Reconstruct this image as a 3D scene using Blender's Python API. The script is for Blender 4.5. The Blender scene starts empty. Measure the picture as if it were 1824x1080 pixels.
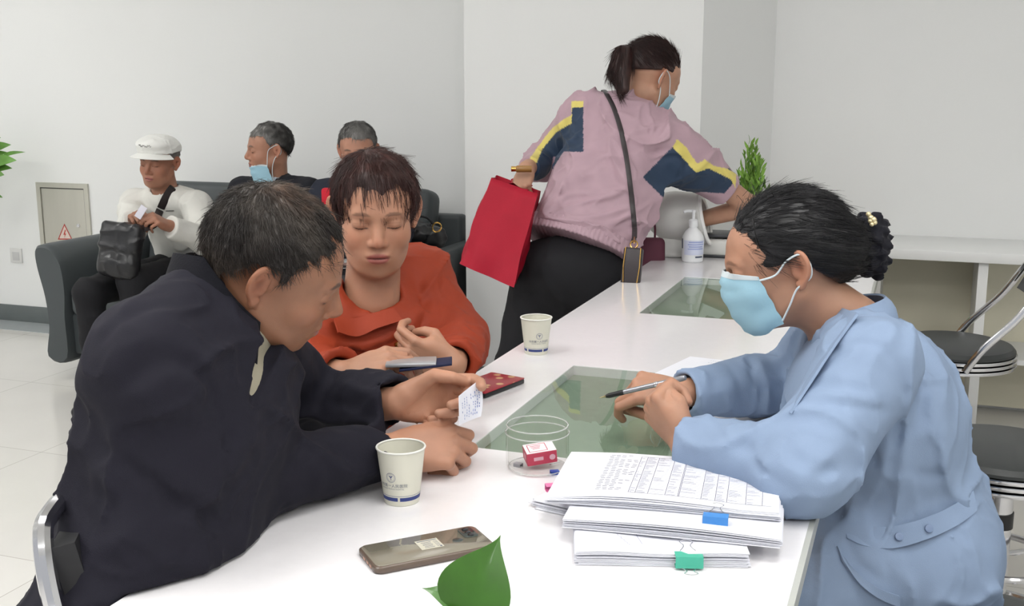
import bpy, bmesh, math, random
import numpy as np
from mathutils import Vector, Matrix
random.seed(7); RNG = np.random.default_rng(7)
SC = bpy.context.scene
COL = SC.collection
# ------------------------------------------------------------------ camera
CAM_H = 1.38; FPX = 1976.9
YAW, PITCH, ROLL = .35168, .19369, -.0015
_cy, _sy, _cp, _sp = math.cos(YAW), math.sin(YAW), math.cos(PITCH), math.sin(PITCH)
CF = np.array([-_sy*_cp, _cy*_cp, -_sp]); _r0 = np.array([_cy, _sy, 0.]); _u0 = np.cross(_r0, CF)
CR = math.cos(ROLL)*_r0 + math.sin(ROLL)*_u0; CU = -math.sin(ROLL)*_r0 + math.cos(ROLL)*_u0
CPOS = np.array([0, 0, CAM_H])
cam = bpy.data.cameras.new('camera'); cam_o = bpy.data.objects.new('camera', cam); COL.objects.link(cam_o)
cam.sensor_width = 36; cam.lens = FPX/1824*36; cam.clip_start = .05
cam_o.matrix_world = Matrix([[CR[0], CU[0], -CF[0], 0], [CR[1], CU[1], -CF[1], 0], [CR[2], CU[2], -CF[2], CAM_H], [0, 0, 0, 1]])
SC.camera = cam_o
# ------------------------------------------------------------------ world, exposure
SC.view_settings.view_transform = 'Standard'; SC.view_settings.look = 'None'
SC.view_settings.gamma = 1; SC.view_settings.exposure = 0.60; SC.view_settings.use_curve_mapping = False
wd = bpy.data.worlds.new('world'); SC.world = wd; wd.use_nodes = True
wd.node_tree.nodes['Background'].inputs[0].default_value = (.95, .97, 1.0, 1)
wd.node_tree.nodes['Background'].inputs[1].default_value = .42
LAMP_POWER = 7.6          # emission of the ceiling light panels
CEIL_Z = 2.95
SC.cycles.transparent_max_bounces = 24

# ------------------------------------------------------------------ measuring helpers
def ray(x, y): return CF + (x-912)/FPX*CR - (y-540)/FPX*CU
def onz(x, y, z): d = ray(x, y); return CPOS + d*(z-CAM_H)/d[2]
def onY(x, y, Y): d = ray(x, y); return CPOS + d*Y/d[1]
def onX(x, y, X): d = ray(x, y); return CPOS + d*X/d[0]
def dep(x, y, t): return CPOS + ray(x, y)*t
def cv(a, b, c): v = a*CR + b*CU + c*CF; return v/np.linalg.norm(v)
def V(*a): return np.array(a, float)
def nrm(v): v = np.asarray(v, float); return v/(np.linalg.norm(v)+1e-12)
# ------------------------------------------------------------------ materials
def srgb(r, g, b):
    f = lambda c: (c/255/12.92 if c/255 <= .04045 else ((c/255+.055)/1.055)**2.4)
    return (f(r), f(g), f(b), 1)
MATS = {}
def mat(name, col=(200, 200, 200), rough=.6, metal=0, coat=0, bump=0, bscale=200, var=0, vscale=8, trans=0, ior=1.45,
        sss=0, sheen=0, spec=.5, emit=None, estr=0, attr=False, alpha=1, stretch=None, coat_rough=.05):
    if name in MATS: return MATS[name]
    m = bpy.data.materials.new(name); m.use_nodes = True; nt = m.node_tree; P = nt.nodes['Principled BSDF']
    c = srgb(*col)
    P.inputs['Base Color'].default_value = c
    P.inputs['Roughness'].default_value = rough; P.inputs['Metallic'].default_value = metal
    P.inputs['Coat Weight'].default_value = coat; P.inputs['Coat Roughness'].default_value = coat_rough
    P.inputs['Transmission Weight'].default_value = trans; P.inputs['IOR'].default_value = ior
    P.inputs['Specular IOR Level'].default_value = spec; P.inputs['Alpha'].default_value = alpha
    P.inputs['Sheen Weight'].default_value = sheen
    if sss:
        P.inputs['Subsurface Weight'].default_value = sss; P.inputs['Subsurface Scale'].default_value = .006
        P.inputs['Subsurface Radius'].default_value = (1, .35, .2)
    if emit: P.inputs['Emission Color'].default_value = srgb(*emit); P.inputs['Emission Strength'].default_value = estr
    tc = nt.nodes.new('ShaderNodeTexCoord'); src = None
    if attr:
        a = nt.nodes.new('ShaderNodeAttribute'); a.attribute_name = 'Col'; src = a.outputs['Color']
        nt.links.new(src, P.inputs['Base Color'])
    vec = tc.outputs['Object']
    if stretch:
        mp = nt.nodes.new('ShaderNodeMapping'); mp.inputs['Scale'].default_value = stretch
        nt.links.new(vec, mp.inputs['Vector']); vec = mp.outputs['Vector']
    if var:
        n = nt.nodes.new('ShaderNodeTexNoise'); n.inputs['Scale'].default_value = vscale; n.inputs['Detail'].default_value = 5
        nt.links.new(vec, n.inputs['Vector'])
        r = nt.nodes.new('ShaderNodeMapRange'); r.inputs['From Min'].default_value = .3; r.inputs['From Max'].default_value = .7
        r.inputs['To Min'].default_value = 1-var; r.inputs['To Max'].default_value = 1+var
        nt.links.new(n.outputs['Fac'], r.inputs['Value'])
        mx = nt.nodes.new('ShaderNodeVectorMath'); mx.operation = 'SCALE'
        if src: nt.links.new(src, mx.inputs[0])
        else: mx.inputs[0].default_value = c[:3]
        nt.links.new(r.outputs[0], mx.inputs['Scale']); nt.links.new(mx.outputs[0], P.inputs['Base Color'])
    if bump:
        n2 = nt.nodes.new('ShaderNodeTexNoise'); n2.inputs['Scale'].default_value = bscale; n2.inputs['Detail'].default_value = 4
        nt.links.new(vec, n2.inputs['Vector'])
        b = nt.nodes.new('ShaderNodeBump'); b.inputs['Strength'].default_value = bump; b.inputs['Distance'].default_value = .002
        nt.links.new(n2.outputs['Fac'], b.inputs['Height']); nt.links.new(b.outputs[0], P.inputs['Normal'])
    MATS[name] = m; return m

# ------------------------------------------------------------------ objects
def tag(o, label=None, cat=None, group=None, kind=None):
    if label: o['label'] = label
    if cat: o['category'] = cat
    if group: o['group'] = group
    if kind: o['kind'] = kind
    return o
def thing(name, label, cat, loc=(0, 0, 0), group=None, rotz=0):
    o = bpy.data.objects.new(name, None); COL.objects.link(o); o.location = Vector([float(c) for c in loc]); o.rotation_euler = (0, 0, rotz)
    o.empty_display_size = .05
    return tag(o, label, cat, group)
def put(o, parent):
    """parent while keeping the world position (objects are built in world space)"""
    if parent is not None:
        bpy.context.view_layer.update()
        o.parent = parent; o.matrix_parent_inverse = parent.matrix_world.inverted()
def link(name, verts, faces, m, parent=None, smooth=True, cols=None, mats=None, fm=None, origin=None, local=False, auto=None):
    """ONE mesh object. verts in world space (or the parent's space if local)."""
    me = bpy.data.meshes.new(name)
    v = np.asarray(verts, float)
    if origin is None and not local and parent is None and len(v): origin = np.array([(v[:, 0].min()+v[:, 0].max())/2, (v[:, 1].min()+v[:, 1].max())/2, v[:, 2].min()])
    off = np.zeros(3)
    if parent is not None and not local:
        bpy.context.view_layer.update()
        Mi = np.array(parent.matrix_world.inverted()); v = v@Mi[:3, :3].T + Mi[:3, 3]
    elif origin is not None: off = np.asarray(origin, float); v = v-off
    if isinstance(faces, np.ndarray) and len(faces):
        k = faces.shape[1]; nf = len(faces)
        me.vertices.add(len(v)); me.vertices.foreach_set('co', v.astype(np.float32).ravel())
        me.loops.add(nf*k); me.loops.foreach_set('vertex_index', faces.astype(np.int32).ravel())
        me.polygons.add(nf); me.polygons.foreach_set('loop_start', np.arange(0, nf*k, k, dtype=np.int32))
        me.update(calc_edges=True); me.validate()
    else:
        me.from_pydata([tuple(a) for a in v], [], [tuple(int(i) for i in f) for f in faces])
    for mm in (mats or [m]): me.materials.append(mm)
    if fm is not None: me.polygons.foreach_set('material_index', np.asarray(fm, np.int32))
    if smooth is True: me.polygons.foreach_set('use_smooth', np.ones(len(me.polygons), bool))
    if cols is not None:
        a = me.color_attributes.new('Col', 'FLOAT_COLOR', 'POINT')
        cc = np.ones((len(v), 4), np.float32); cc[:, :3] = cols; a.data.foreach_set('color', cc.ravel())
    me.update()
    o = bpy.data.objects.new(name, me); COL.objects.link(o)
    if parent is not None: o.parent = parent
    o.location = Vector(off)
    if auto:
        bm = bmesh.new(); bm.from_mesh(me); 
        for e in bm.edges:
            if len(e.link_faces) == 2 and e.calc_face_angle(0) > auto: e.smooth = False
        for f in bm.faces: f.smooth = True
        bm.to_mesh(me); bm.free()
    return o
def struct(o): o['kind'] = 'structure'; return o

class MB:
    """collects shapes and links them as ONE mesh object"""
    def __init__(s): s.v = []; s.f = []; s.fm = []; s.mi = 0
    def add(s, v, f, M=None):
        v = np.asarray(v, float)
        if M is not None: M = np.asarray(M, float); v = v@M[:3, :3].T + M[:3, 3]
        n = sum(len(a) for a in s.v); s.v.append(v)
        s.f += [tuple(int(i)+n for i in g) for g in f]; s.fm += [s.mi]*len(f); return s
    def box(s, c, size, M=None, bev=0, seg=2):
        """axis box at centre c; bevelled if bev"""
        bm = bmesh.new(); bmesh.ops.create_cube(bm, size=1)
        for v in bm.verts: v.co = Vector((v.co.x*size[0], v.co.y*size[1], v.co.z*size[2]))
        if bev: bmesh.ops.bevel(bm, geom=list(bm.edges), offset=bev, segments=seg, affect='EDGES', profile=.5)
        bm.verts.index_update()
        v = np.array([tuple(x.co) for x in bm.verts])+np.asarray(c, float); f = [[x.index for x in g.verts] for g in bm.faces]
        bm.free(); return s.add(v, f, M)
    def lathe(s, prof, n=32, M=None, caps=True, c=(0, 0, 0)):
        v = []; f = []
        for r, z in prof:
            for i in range(n):
                a = 2*math.pi*i/n; v.append((c[0]+r*math.cos(a), c[1]+r*math.sin(a), c[2]+z))
        for j in range(len(prof)-1):
            for i in range(n):
                k = (i+1) % n; f.append((j*n+i, j*n+k, (j+1)*n+k, (j+1)*n+i))
        if caps:
            if prof[0][0] > 1e-5: f.append(tuple(range(n))[::-1])
            if prof[-1][0] > 1e-5: f.append(tuple((len(prof)-1)*n+i for i in range(n)))
        return s.add(v, f, M)
    def tube(s, pts, r, n=10, M=None, closed=False, flat=None, ref=None):
        """tube along pts; r number or list; flat=(a,b) makes an oval section"""
        P = np.asarray(pts, float); m = len(P); R = np.full(m, r, float) if np.isscalar(r) else np.asarray(r, float)
        T = np.roll(P, -1, 0)-np.roll(P, 1, 0) if closed else np.gradient(P, axis=0)
        T /= np.linalg.norm(T, axis=1)[:, None]+1e-12
        a = np.array(ref if ref is not None else ([0, 0, 1] if abs(T[0][2]) < .9 else [1, 0, 0]), float); v = []; f = []
        for i in range(m):
            a = a-T[i]*(a@T[i]); a /= np.linalg.norm(a)+1e-12; b = np.cross(T[i], a)
            fa, fb = flat if flat else (1, 1)
            for k in range(n):
                t = 2*math.pi*k/n; v.append(P[i]+R[i]*(fa*math.cos(t)*a+fb*math.sin(t)*b))
        for i in range(m if closed else m-1):
            for k in range(n):
                q = (k+1) % n; j = (i+1) % m; f.append((i*n+k, i*n+q, j*n+q, j*n+k))
        if not closed: f.append(tuple(range(n))[::-1]); f.append(tuple((m-1)*n+k for k in range(n)))
        return s.add(v, f, M)
    def prism(s, poly, z0, z1, M=None):
        n = len(poly); v = [(x, y, z0) for x, y in poly]+[(x, y, z1) for x, y in poly]
        f = [tuple(range(n))[::-1], tuple(range(n, 2*n))]+[(i, (i+1) % n, n+(i+1) % n, n+i) for i in range(n)]
        return s.add(v, f, M)
    def sheet(s, P, th):
        """P: (a,b,3) grid of points -> a thin solid sheet of thickness th"""
        P = np.asarray(P, float); a, b = P.shape[:2]
        du = np.gradient(P, axis=0); dv = np.gradient(P, axis=1); N = np.cross(du, dv); N /= np.linalg.norm(N, axis=2)[..., None]+1e-12
        v = np.concatenate([(P+N*th/2).reshape(-1, 3), (P-N*th/2).reshape(-1, 3)]); o = a*b; f = []
        for i in range(a-1):
            for j in range(b-1):
                q = (i*b+j, i*b+j+1, (i+1)*b+j+1, (i+1)*b+j); f.append(q[::-1]); f.append(tuple(x+o for x in q))
        rim = [(0, j) for j in range(b)]+[(i, b-1) for i in range(1, a)]+[(a-1, j) for j in range(b-2, -1, -1)]+[(i, 0) for i in range(a-2, 0, -1)]
        rim = [i*b+j for i, j in rim]
        for k in range(len(rim)): x, y = rim[k], rim[(k+1) % len(rim)]; f.append((x, y, y+o, x+o))
        return s.add(v, f)
    def link(s, name, m, parent=None, smooth=True, auto=.6, **kw):
        v = np.concatenate(s.v) if s.v else np.zeros((0, 3))
        ms = m if isinstance(m, list) else [m]
        return link(name, v, s.f, None, parent, smooth, mats=ms, fm=s.fm if len(ms) > 1 else None, auto=auto if smooth else None, **kw)

def frame(o, x=None, y=None, z=None):
    """4x4 from origin and two of three axes (columns)"""
    if x is not None and y is not None: x = nrm(x); z = nrm(np.cross(x, y)); y = np.cross(z, x)
    elif y is not None and z is not None: y = nrm(y); x = nrm(np.cross(y, z)); z = np.cross(x, y)
    else: z = nrm(z); y = nrm(np.cross(z, x)); x = np.cross(y, z)
    M = np.eye(4); M[:3, 0] = x; M[:3, 1] = y; M[:3, 2] = z; M[:3, 3] = o; return M
def rotz(a, o=(0, 0, 0)): return frame(o, x=(math.cos(a), math.sin(a), 0), y=(-math.sin(a), math.cos(a), 0))
def tf(M, p): return np.asarray(p, float)@M[:3, :3].T+M[:3, 3]
def crom(pts, n=6, closed=False):
    """Catmull-Rom through pts"""
    P = np.asarray(pts, float); m = len(P); out = []
    for i in range(m if closed else m-1):
        if closed: a, b, c, d = P[(i-1) % m], P[i], P[(i+1) % m], P[(i+2) % m]
        else: a, b, c, d = P[max(i-1, 0)], P[i], P[i+1], P[min(i+2, m-1)]
        for k in range(n):
            t = k/n; out.append(.5*((2*b)+(-a+c)*t+(2*a-5*b+4*c-d)*t*t+(-a+3*b-3*c+d)*t**3))
    if not closed: out.append(P[-1])
    return np.array(out)
def text_mesh(body, size, align='CENTER'):
    """flat vertices and faces of a line of writing, centred on 0,0"""
    cu = bpy.data.curves.new('t', 'FONT'); cu.body = body; cu.size = size; cu.align_x = align; cu.align_y = 'CENTER'; cu.resolution_u = 2
    o = bpy.data.objects.new('t', cu); COL.objects.link(o); bpy.context.view_layer.update()
    me = o.evaluated_get(bpy.context.evaluated_depsgraph_get()).to_mesh()
    v = np.array([tuple(x.co) for x in me.vertices]).reshape(-1, 3); f = [tuple(p.vertices) for p in me.polygons]
    bpy.data.objects.remove(o); bpy.data.curves.remove(cu); return v, f
def copy_tree(o, parent=None):
    c = o.copy(); COL.objects.link(c)
    if parent is not None: c.parent = parent
    for ch in list(o.children): copy_tree(ch, c)
    return c

# ------------------------------------------------------------------ implicit surfaces
def noise3(P, s, seed=0):
    """cheap smooth value noise -1..1"""
    Q = P*s+seed*17.31; i = np.floor(Q).astype(np.int64); f = Q-i; f = f*f*(3-2*f)
    def h(x, y, z):
        n = (x*374761393+y*668265263+z*2147483647+seed*1013) & 0xffffffff
        n = ((n ^ (n >> 13))*1274126177) & 0xffffffff; return ((n ^ (n >> 16)) & 0xffff)/32767.5-1
    x, y, z = i.T; a = 0
    for dx in (0, 1):
        wx = f[:, 0] if dx else 1-f[:, 0]
        for dy in (0, 1):
            wy = f[:, 1] if dy else 1-f[:, 1]
            for dz in (0, 1):
                wz = f[:, 2] if dz else 1-f[:, 2]; a = a+wx*wy*wz*h(x+dx, y+dy, z+dz)
    return a
def smin(a, b, k):
    if k <= 0: return np.minimum(a, b)
    h = np.clip(.5+.5*(b-a)/k, 0, 1); return b+(a-b)*h-k*h*(1-h)
def rcone(a, b, r1, r2=None):
    a = np.asarray(a, float); b = np.asarray(b, float); r2 = r1 if r2 is None else r2; ba = b-a; L = ba@ba+1e-12
    def g(P):
        pa = P-a; h = np.clip(pa@ba/L, 0, 1); return np.linalg.norm(pa-h[:, None]*ba, axis=1)-(r1+(r2-r1)*h)
    g.c = (a+b)/2; g.r = math.sqrt(L)/2+max(r1, r2); return g
def chain(pts, rs):
    fs = [rcone(pts[i], pts[i+1], rs[i], rs[i+1]) for i in range(len(pts)-1)]
    def g(P):
        d = fs[0](P)
        for q in fs[1:]: d = np.minimum(d, q(P))
        return d
    P = np.asarray(pts, float); g.c = P.mean(0); g.r = np.linalg.norm(P-g.c, axis=1).max()+max(rs); return g
def ell(c, rad, M=None):
    """ellipsoid at c (in frame M), radii rad"""
    rad = np.asarray(rad, float); c = np.asarray(c, float); R = np.eye(3) if M is None else np.asarray(M)[:3, :3]
    cw = c if M is None else tf(M, c)
    def g(P):
        q = (P-cw)@R; k0 = np.linalg.norm(q/rad, axis=1); k1 = np.linalg.norm(q/rad**2, axis=1)+1e-9; return k0*(k0-1)/k1
    g.c = cw; g.r = rad.max(); return g
def rbox(c, h, r, M):
    h = np.asarray(h, float)-r; c = np.asarray(c, float); cw = tf(M, c); R = M[:3, :3]
    def g(P): q = np.abs((P-cw)@R)-h; return np.linalg.norm(np.maximum(q, 0), axis=1)+np.minimum(q.max(1), 0)-r
    g.c = cw; g.r = float(np.linalg.norm(h)+r); return g
def half(p, n):
    p = np.asarray(p, float); n = nrm(n); return lambda P: (P-p)@n
class Sdf:
    def __init__(s): s.ops = []; s.disp = []; s.post = []
    def u(s, g, k=.02): s.ops.append(('u', g, k)); return s
    def cut(s, g, k=.005): s.ops.append(('s', g, k)); return s
    def keep(s, g, k=.002): s.ops.append(('i', g, k)); return s
    def cutp(s, g, k=.003): s.post.append(('s', g, k)); return s       # trimmed after the cloth is rumpled: clean hems
    def keepp(s, g, k=.002): s.post.append(('i', g, k)); return s
    def d(s, fn): s.disp.append(fn); return s
    def copy(s): q = Sdf(); q.ops = list(s.ops); q.disp = list(s.disp); q.post = list(s.post); return q
    def __call__(s, P, disp=True):
        D = None
        for t, g, k in s.ops:
            if t != 'i' and hasattr(g, 'c') and D is not None:
                far = np.linalg.norm(P-g.c, axis=1)-g.r
                idx = np.nonzero(far < (np.maximum(D, 0)+k+.005 if t == 'u' else k+.03))[0]
                if len(idx) == 0: continue
                e = g(P[idx]); D[idx] = smin(D[idx], e, k) if t == 'u' else -smin(-D[idx], e, k); continue
            e = g(P)
            if D is None: D = e.copy()
            elif t == 'u': D = smin(D, e, k)
            elif t == 's': D = -smin(-D, e, k)
            else: D = -smin(-D, -e, k)
        if disp:
            for fn in s.disp:
                near = np.nonzero(np.abs(D) < .04)[0]
                if len(near): D[near] += fn(P[near])
        for t, g, k in s.post:
            e = g(P); D = -smin(-D, e, k) if t == 's' else -smin(-D, -e, k)
        return D
    def normal(s, P, e=.0015):
        G = np.stack([s(P+np.eye(3)[i]*e, False)-s(P-np.eye(3)[i]*e, False) for i in range(3)], 1)
        return G/(np.linalg.norm(G, axis=1)[:, None]+1e-12)
    def hit(s, x, y, t0=.8, t1=6, n=200, disp=False):
        """point where the sight line through (x,y) meets the surface"""
        d = ray(x, y); t = t0; L = np.linalg.norm(d)
        for _ in range(n):
            v = float(s((CPOS+d*t)[None], disp)[0])
            if v < .0005: return CPOS+d*t
            t += v*.8/L
            if t > t1: return None
        return CPOS+d*t

def net(S, lo, hi, h):
    """surface nets of S over the box lo..hi with cell h; returns verts, quads"""
    lo = np.asarray(lo, float); hi = np.asarray(hi, float); B = 6
    n = np.maximum(1, np.ceil((hi-lo)/h/B).astype(int)); N = n*B
    bx, by, bz = np.meshgrid(*[np.arange(k) for k in n], indexing='ij'); bc = np.stack([bx, by, bz], -1).reshape(-1, 3)
    cen = lo+(bc*B+(B-1)/2)*h; d = S(cen, False)
    act = np.abs(d) < (B/2*h*1.75+.012)
    F = np.where(d > 0, 1., -1.).reshape(n[0], n[1], n[2])
    F = F.repeat(B, 0).repeat(B, 1).repeat(B, 2).astype(np.float32)
    ab = bc[act]
    if len(ab) == 0: return np.zeros((0, 3)), np.zeros((0, 4), int)
    o = np.stack(np.meshgrid(*[np.arange(B)]*3, indexing='ij'), -1).reshape(-1, 3)
    for c0 in range(0, len(ab), 4000):
        I = (ab[c0:c0+4000, None, :]*B+o[None]).reshape(-1, 3); F[I[:, 0], I[:, 1], I[:, 2]] = S(lo+I*h)
    neg = F < 0
    c = [neg[i:N[0]-1+i, j:N[1]-1+j, k:N[2]-1+k] for i in (0, 1) for j in (0, 1) for k in (0, 1)]
    al = c[0]; an = c[0]
    for q in c[1:]: al = al & q; an = an | q
    cell = an & ~al; ci = np.argwhere(cell); idx = -np.ones(cell.shape, np.int64); idx[cell] = np.arange(len(ci))
    acc = np.zeros((len(ci), 3)); cnt = np.zeros(len(ci))
    cor = [(i, j, k) for i in (0, 1) for j in (0, 1) for k in (0, 1)]
    for a in cor:
        for ax in range(3):
            if a[ax]: continue
            b = list(a); b[ax] = 1
            fa = F[ci[:, 0]+a[0], ci[:, 1]+a[1], ci[:, 2]+a[2]]; fb = F[ci[:, 0]+b[0], ci[:, 1]+b[1], ci[:, 2]+b[2]]
            m = (fa < 0) != (fb < 0); t = fa[m]/(fa[m]-fb[m]+1e-12); p = np.tile(np.array(a, float), (m.sum(), 1)); p[:, ax] += t
            acc[m] += p; cnt[m] += 1
    verts = lo+(ci+acc/cnt[:, None])*h; Q = []
    for ax in range(3):
        sl0 = [slice(1, -1)]*3; sl0[ax] = slice(0, -1); sl1 = [slice(1, -1)]*3; sl1[ax] = slice(1, None)
        A = neg[tuple(sl0)]; Bn = neg[tuple(sl1)]; e = np.argwhere(A != Bn)
        if len(e) == 0: continue
        sg = A[e[:, 0], e[:, 1], e[:, 2]]; e = e+1; e[:, ax] -= 1; u, v = [(1, 2), (2, 0), (0, 1)][ax]
        def at(du, dv): q = e.copy(); q[:, u] -= du; q[:, v] -= dv; return idx[q[:, 0], q[:, 1], q[:, 2]]
        q = np.stack([at(1, 1), at(0, 1), at(0, 0), at(1, 0)], 1); q[~sg] = q[~sg][:, ::-1]; Q.append(q[(q >= 0).all(1)])
    Q = np.concatenate(Q) if Q else np.zeros((0, 4), int)
    return verts, Q
def relax(v, q, it=1, f=.5):
    """light smoothing, keeps open borders reasonably in place"""
    n = len(v)
    for _ in range(it):
        a = np.zeros_like(v); c = np.zeros(n)
        for i in range(4):
            x, y = q[:, i], q[:, (i+1) % 4]; np.add.at(a, x, v[y]); np.add.at(c, x, 1); np.add.at(a, y, v[x]); np.add.at(c, y, 1)
        m = c > 0; v = v.copy(); v[m] += f*(a[m]/c[m][:, None]-v[m])
    return v
def sdf_obj(name, S, boxes, m, parent=None, color=None, it=1, **kw):
    """boxes: list of (lo,hi,h). One mesh, the same surface at different fineness; neighbours overlap a little."""
    vs, qs, k = [], [], 0
    for lo, hi, h in boxes:
        v, q = net(S, lo, hi, h)
        if it: v = relax(v, q, it, .45)
        vs.append(v); qs.append(q+k); k += len(v)
    v = np.concatenate(vs); q = np.concatenate(qs)
    return link(name, v, q, m, parent, True, cols=color(v) if color else None, **kw)
# ------------------------------------------------------------------ the room
YB, YC = 5.08, 4.65
def node_floor():
    m = bpy.data.materials.new('floor_tile'); m.use_nodes = True; nt = m.node_tree; P = nt.nodes['Principled BSDF']; L = nt.links.new
    tc = nt.nodes.new('ShaderNodeTexCoord'); br = nt.nodes.new('ShaderNodeTexBrick'); br.offset = 0
    br.inputs['Scale'].default_value = 1; br.inputs['Brick Width'].default_value = .8; br.inputs['Row Height'].default_value = .8
    br.inputs['Mortar Size'].default_value = .0015; br.inputs['Color1'].default_value = srgb(214, 212, 207); br.inputs['Color2'].default_value = srgb(210, 208, 203)
    br.inputs['Mortar'].default_value = srgb(170, 165, 158); L(tc.outputs['Object'], br.inputs['Vector'])
    n = nt.nodes.new('ShaderNodeTexNoise'); n.inputs['Scale'].default_value = 3; n.inputs['Detail'].default_value = 6; L(tc.outputs['Object'], n.inputs['Vector'])
    mr = nt.nodes.new('ShaderNodeMapRange'); mr.inputs['To Min'].default_value = .93; mr.inputs['To Max'].default_value = 1.05; L(n.outputs['Fac'], mr.inputs['Value'])
    s = nt.nodes.new('ShaderNodeVectorMath'); s.operation = 'SCALE'; L(br.outputs['Color'], s.inputs[0]); L(mr.outputs[0], s.inputs['Scale']); L(s.outputs[0], P.inputs['Base Color'])
    P.inputs['Roughness'].default_value = .16; return m
M_wall = mat('wall_paint', (230, 231, 230), .75, bump=.12, bscale=260)
M_ceil = mat('ceiling_paint', (232, 232, 230), .8, bump=.1, bscale=150)
M_base = mat('baseboard_metal', (100, 106, 106), .35, var=.05)
M_refl = mat('baseboard_reflection', (165, 170, 172), .2, var=.04)  # colour of the painted floor reflection below the baseboard
b = MB(); b.box((-1.5, 1.6, -.05), (11.4, 8.2, .1)); struct(b.link('floor', node_floor(), smooth=False))
b = MB(); b.box((-1.5, 1.6, CEIL_Z+.05), (11.4, 8.2, .1)); struct(b.link('ceiling', M_ceil, smooth=False))
b = MB(); b.box((-1.5, YB+.05, CEIL_Z/2), (11.4, .1, CEIL_Z)); struct(b.link('wall_back', M_wall, smooth=False))
b = MB(); b.box((-6.9, 1.2, CEIL_Z/2), (.1, 7.6, CEIL_Z)); struct(b.link('wall_left', M_wall, smooth=False))
b = MB(); b.box((3.9, 1.2, CEIL_Z/2), (.1, 7.6, CEIL_Z)); struct(b.link('wall_right', M_wall, smooth=False))
xl, xr, xe = onY(828.5, 300, YC)[0], onY(1245, 300, YC)[0], onY(1372, 300, YB)[0]
b = MB(); b.prism([(xl, YC), (xr, YC), (xe, YB), (xl, YB)], 0, CEIL_Z); struct(b.link('wall_center', M_wall, smooth=False))
def board(name, x0, x1, y, parent=None):
    b = MB(); b.box(((x0+x1)/2, y-.006, .05), (x1-x0, .012, .1), bev=.003); return struct(b.link(name, M_base))
board('baseboard_back', -6.85, xl-.002, YB)
board('baseboard_center', xl, xr, YC)
b = MB(); b.box(((-6.85+xl)/2, YB-.112, .0015), (xl+6.85, .2, .003)); struct(b.link('reflection_strip_1', M_refl, smooth=False))  # thin strip painted as the baseboard's reflection in the glossy floor

# ceiling light panels (the room's lamps)
M_lf = mat('lamp_frame', (225, 225, 225), .4)
M_ld = mat('lamp_diffuser', (255, 255, 255), .5, emit=(253, 252, 250), estr=LAMP_POWER)
M_ld2 = mat('lamp_diffuser_dimmed', (255, 255, 255), .5, emit=(253, 252, 250), estr=LAMP_POWER*.13)
def light_panel(x, y, label):
    t = thing('ceiling_light', label, 'ceiling light', (x, y, CEIL_Z-.03), 'recessed ceiling light panels')
    b = MB()
    for sx in (-1, 1): b.box((x+sx*.31, y, CEIL_Z-.015), (.02, 1.24, .03)); b.box((x, y+sx*.61, CEIL_Z-.015), (.6, .02, .03))
    b.link('frame', M_lf, t, smooth=False)
    b = MB(); b.box((x, y, CEIL_Z-.012), (.6, 1.2, .012)); b.link('diffuser', M_ld2 if y > 3 and x > -5 else M_ld, t, smooth=False)
for x in (-5.2, -3.4, -1.6, .2, 2.0):
    for y in (-.9, 1.0, 3.3): light_panel(x, y, 'square white ceiling light panel above the waiting hall')

# ------------------------------------------------------------------ long reception counter
ZT = .76; CX0, CX1, CY0, CY1 = -.89, -.118, .5, 4.44
M_quartz = mat('white_quartz', (234, 232, 234), .22, coat=.4, var=.012, vscale=60, coat_rough=.08)
M_qedge = mat('quartz_edge', (176, 178, 172), .35)
M_wood = mat('light_wood', (176, 134, 84), .45, var=.14, vscale=6, stretch=(6, 6, .6), bump=.1, bscale=30)
M_panelw = mat('white_panel', (222, 222, 220), .35)
M_rec = mat('recess_green', (150, 162, 144), .6, var=.05, vscale=40, bump=.05)
def thin_glass(name, tint=(.93, .97, .94), ior=1.5, rough=.0, base=0.0):
    m = bpy.data.materials.new(name); m.use_nodes = True; nt = m.node_tree; nt.nodes.clear(); L = nt.links.new
    o = nt.nodes.new('ShaderNodeOutputMaterial'); mx = nt.nodes.new('ShaderNodeMixShader'); t = nt.nodes.new('ShaderNodeBsdfTransparent'); g = nt.nodes.new('ShaderNodeBsdfGlossy')
    fr = nt.nodes.new('ShaderNodeFresnel'); fr.inputs['IOR'].default_value = ior; t.inputs['Color'].default_value = (*tint, 1); g.inputs['Roughness'].default_value = rough
    ad = nt.nodes.new('ShaderNodeMath'); ad.operation = 'ADD'; ad.inputs[1].default_value = base; ad.use_clamp = True
    ge = nt.nodes.new('ShaderNodeNewGeometry'); iv = nt.nodes.new('ShaderNodeMath'); iv.operation = 'SUBTRACT'; iv.inputs[0].default_value = 1; L(ge.outputs['Backfacing'], iv.inputs[1])
    mu = nt.nodes.new('ShaderNodeMath'); mu.operation = 'MULTIPLY'; L(fr.outputs[0], ad.inputs[0]); L(ad.outputs[0], mu.inputs[0]); L(iv.outputs[0], mu.inputs[1]); L(mu.outputs[0], mx.inputs[0]); L(t.outputs[0], mx.inputs[1]); L(g.outputs[0], mx.inputs[2]); L(mx.outputs[0], o.inputs[0]); return m
M_glass = thin_glass('counter_glass', (.90, .935, .91), 1.7)
cnt = thing('reception_counter', 'long white quartz reception counter with two flush glass panes', 'counter', ((CX0+CX1)/2, (CY0+CY1)/2, 0))
GX0, GX1 = -.707, -.29; GL = [(1.716, 2.329), (2.95, 3.583)]
b = MB(); th = .025
def slab(x0, x1, y0, y1): b.box(((x0+x1)/2, (y0+y1)/2, ZT-th/2), (x1-x0, y1-y0, th))
slab(CX0, GX0, CY0, CY1); slab(GX1, CX1-.0, CY0, CY1)
for y0, y1 in ((CY0, GL[0][0]), (GL[0][1], GL[1][0]), (GL[1][1], CY1)): slab(GX0, GX1, y0, y1)
b.link('countertop', M_quartz, cnt, smooth=False)
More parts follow.
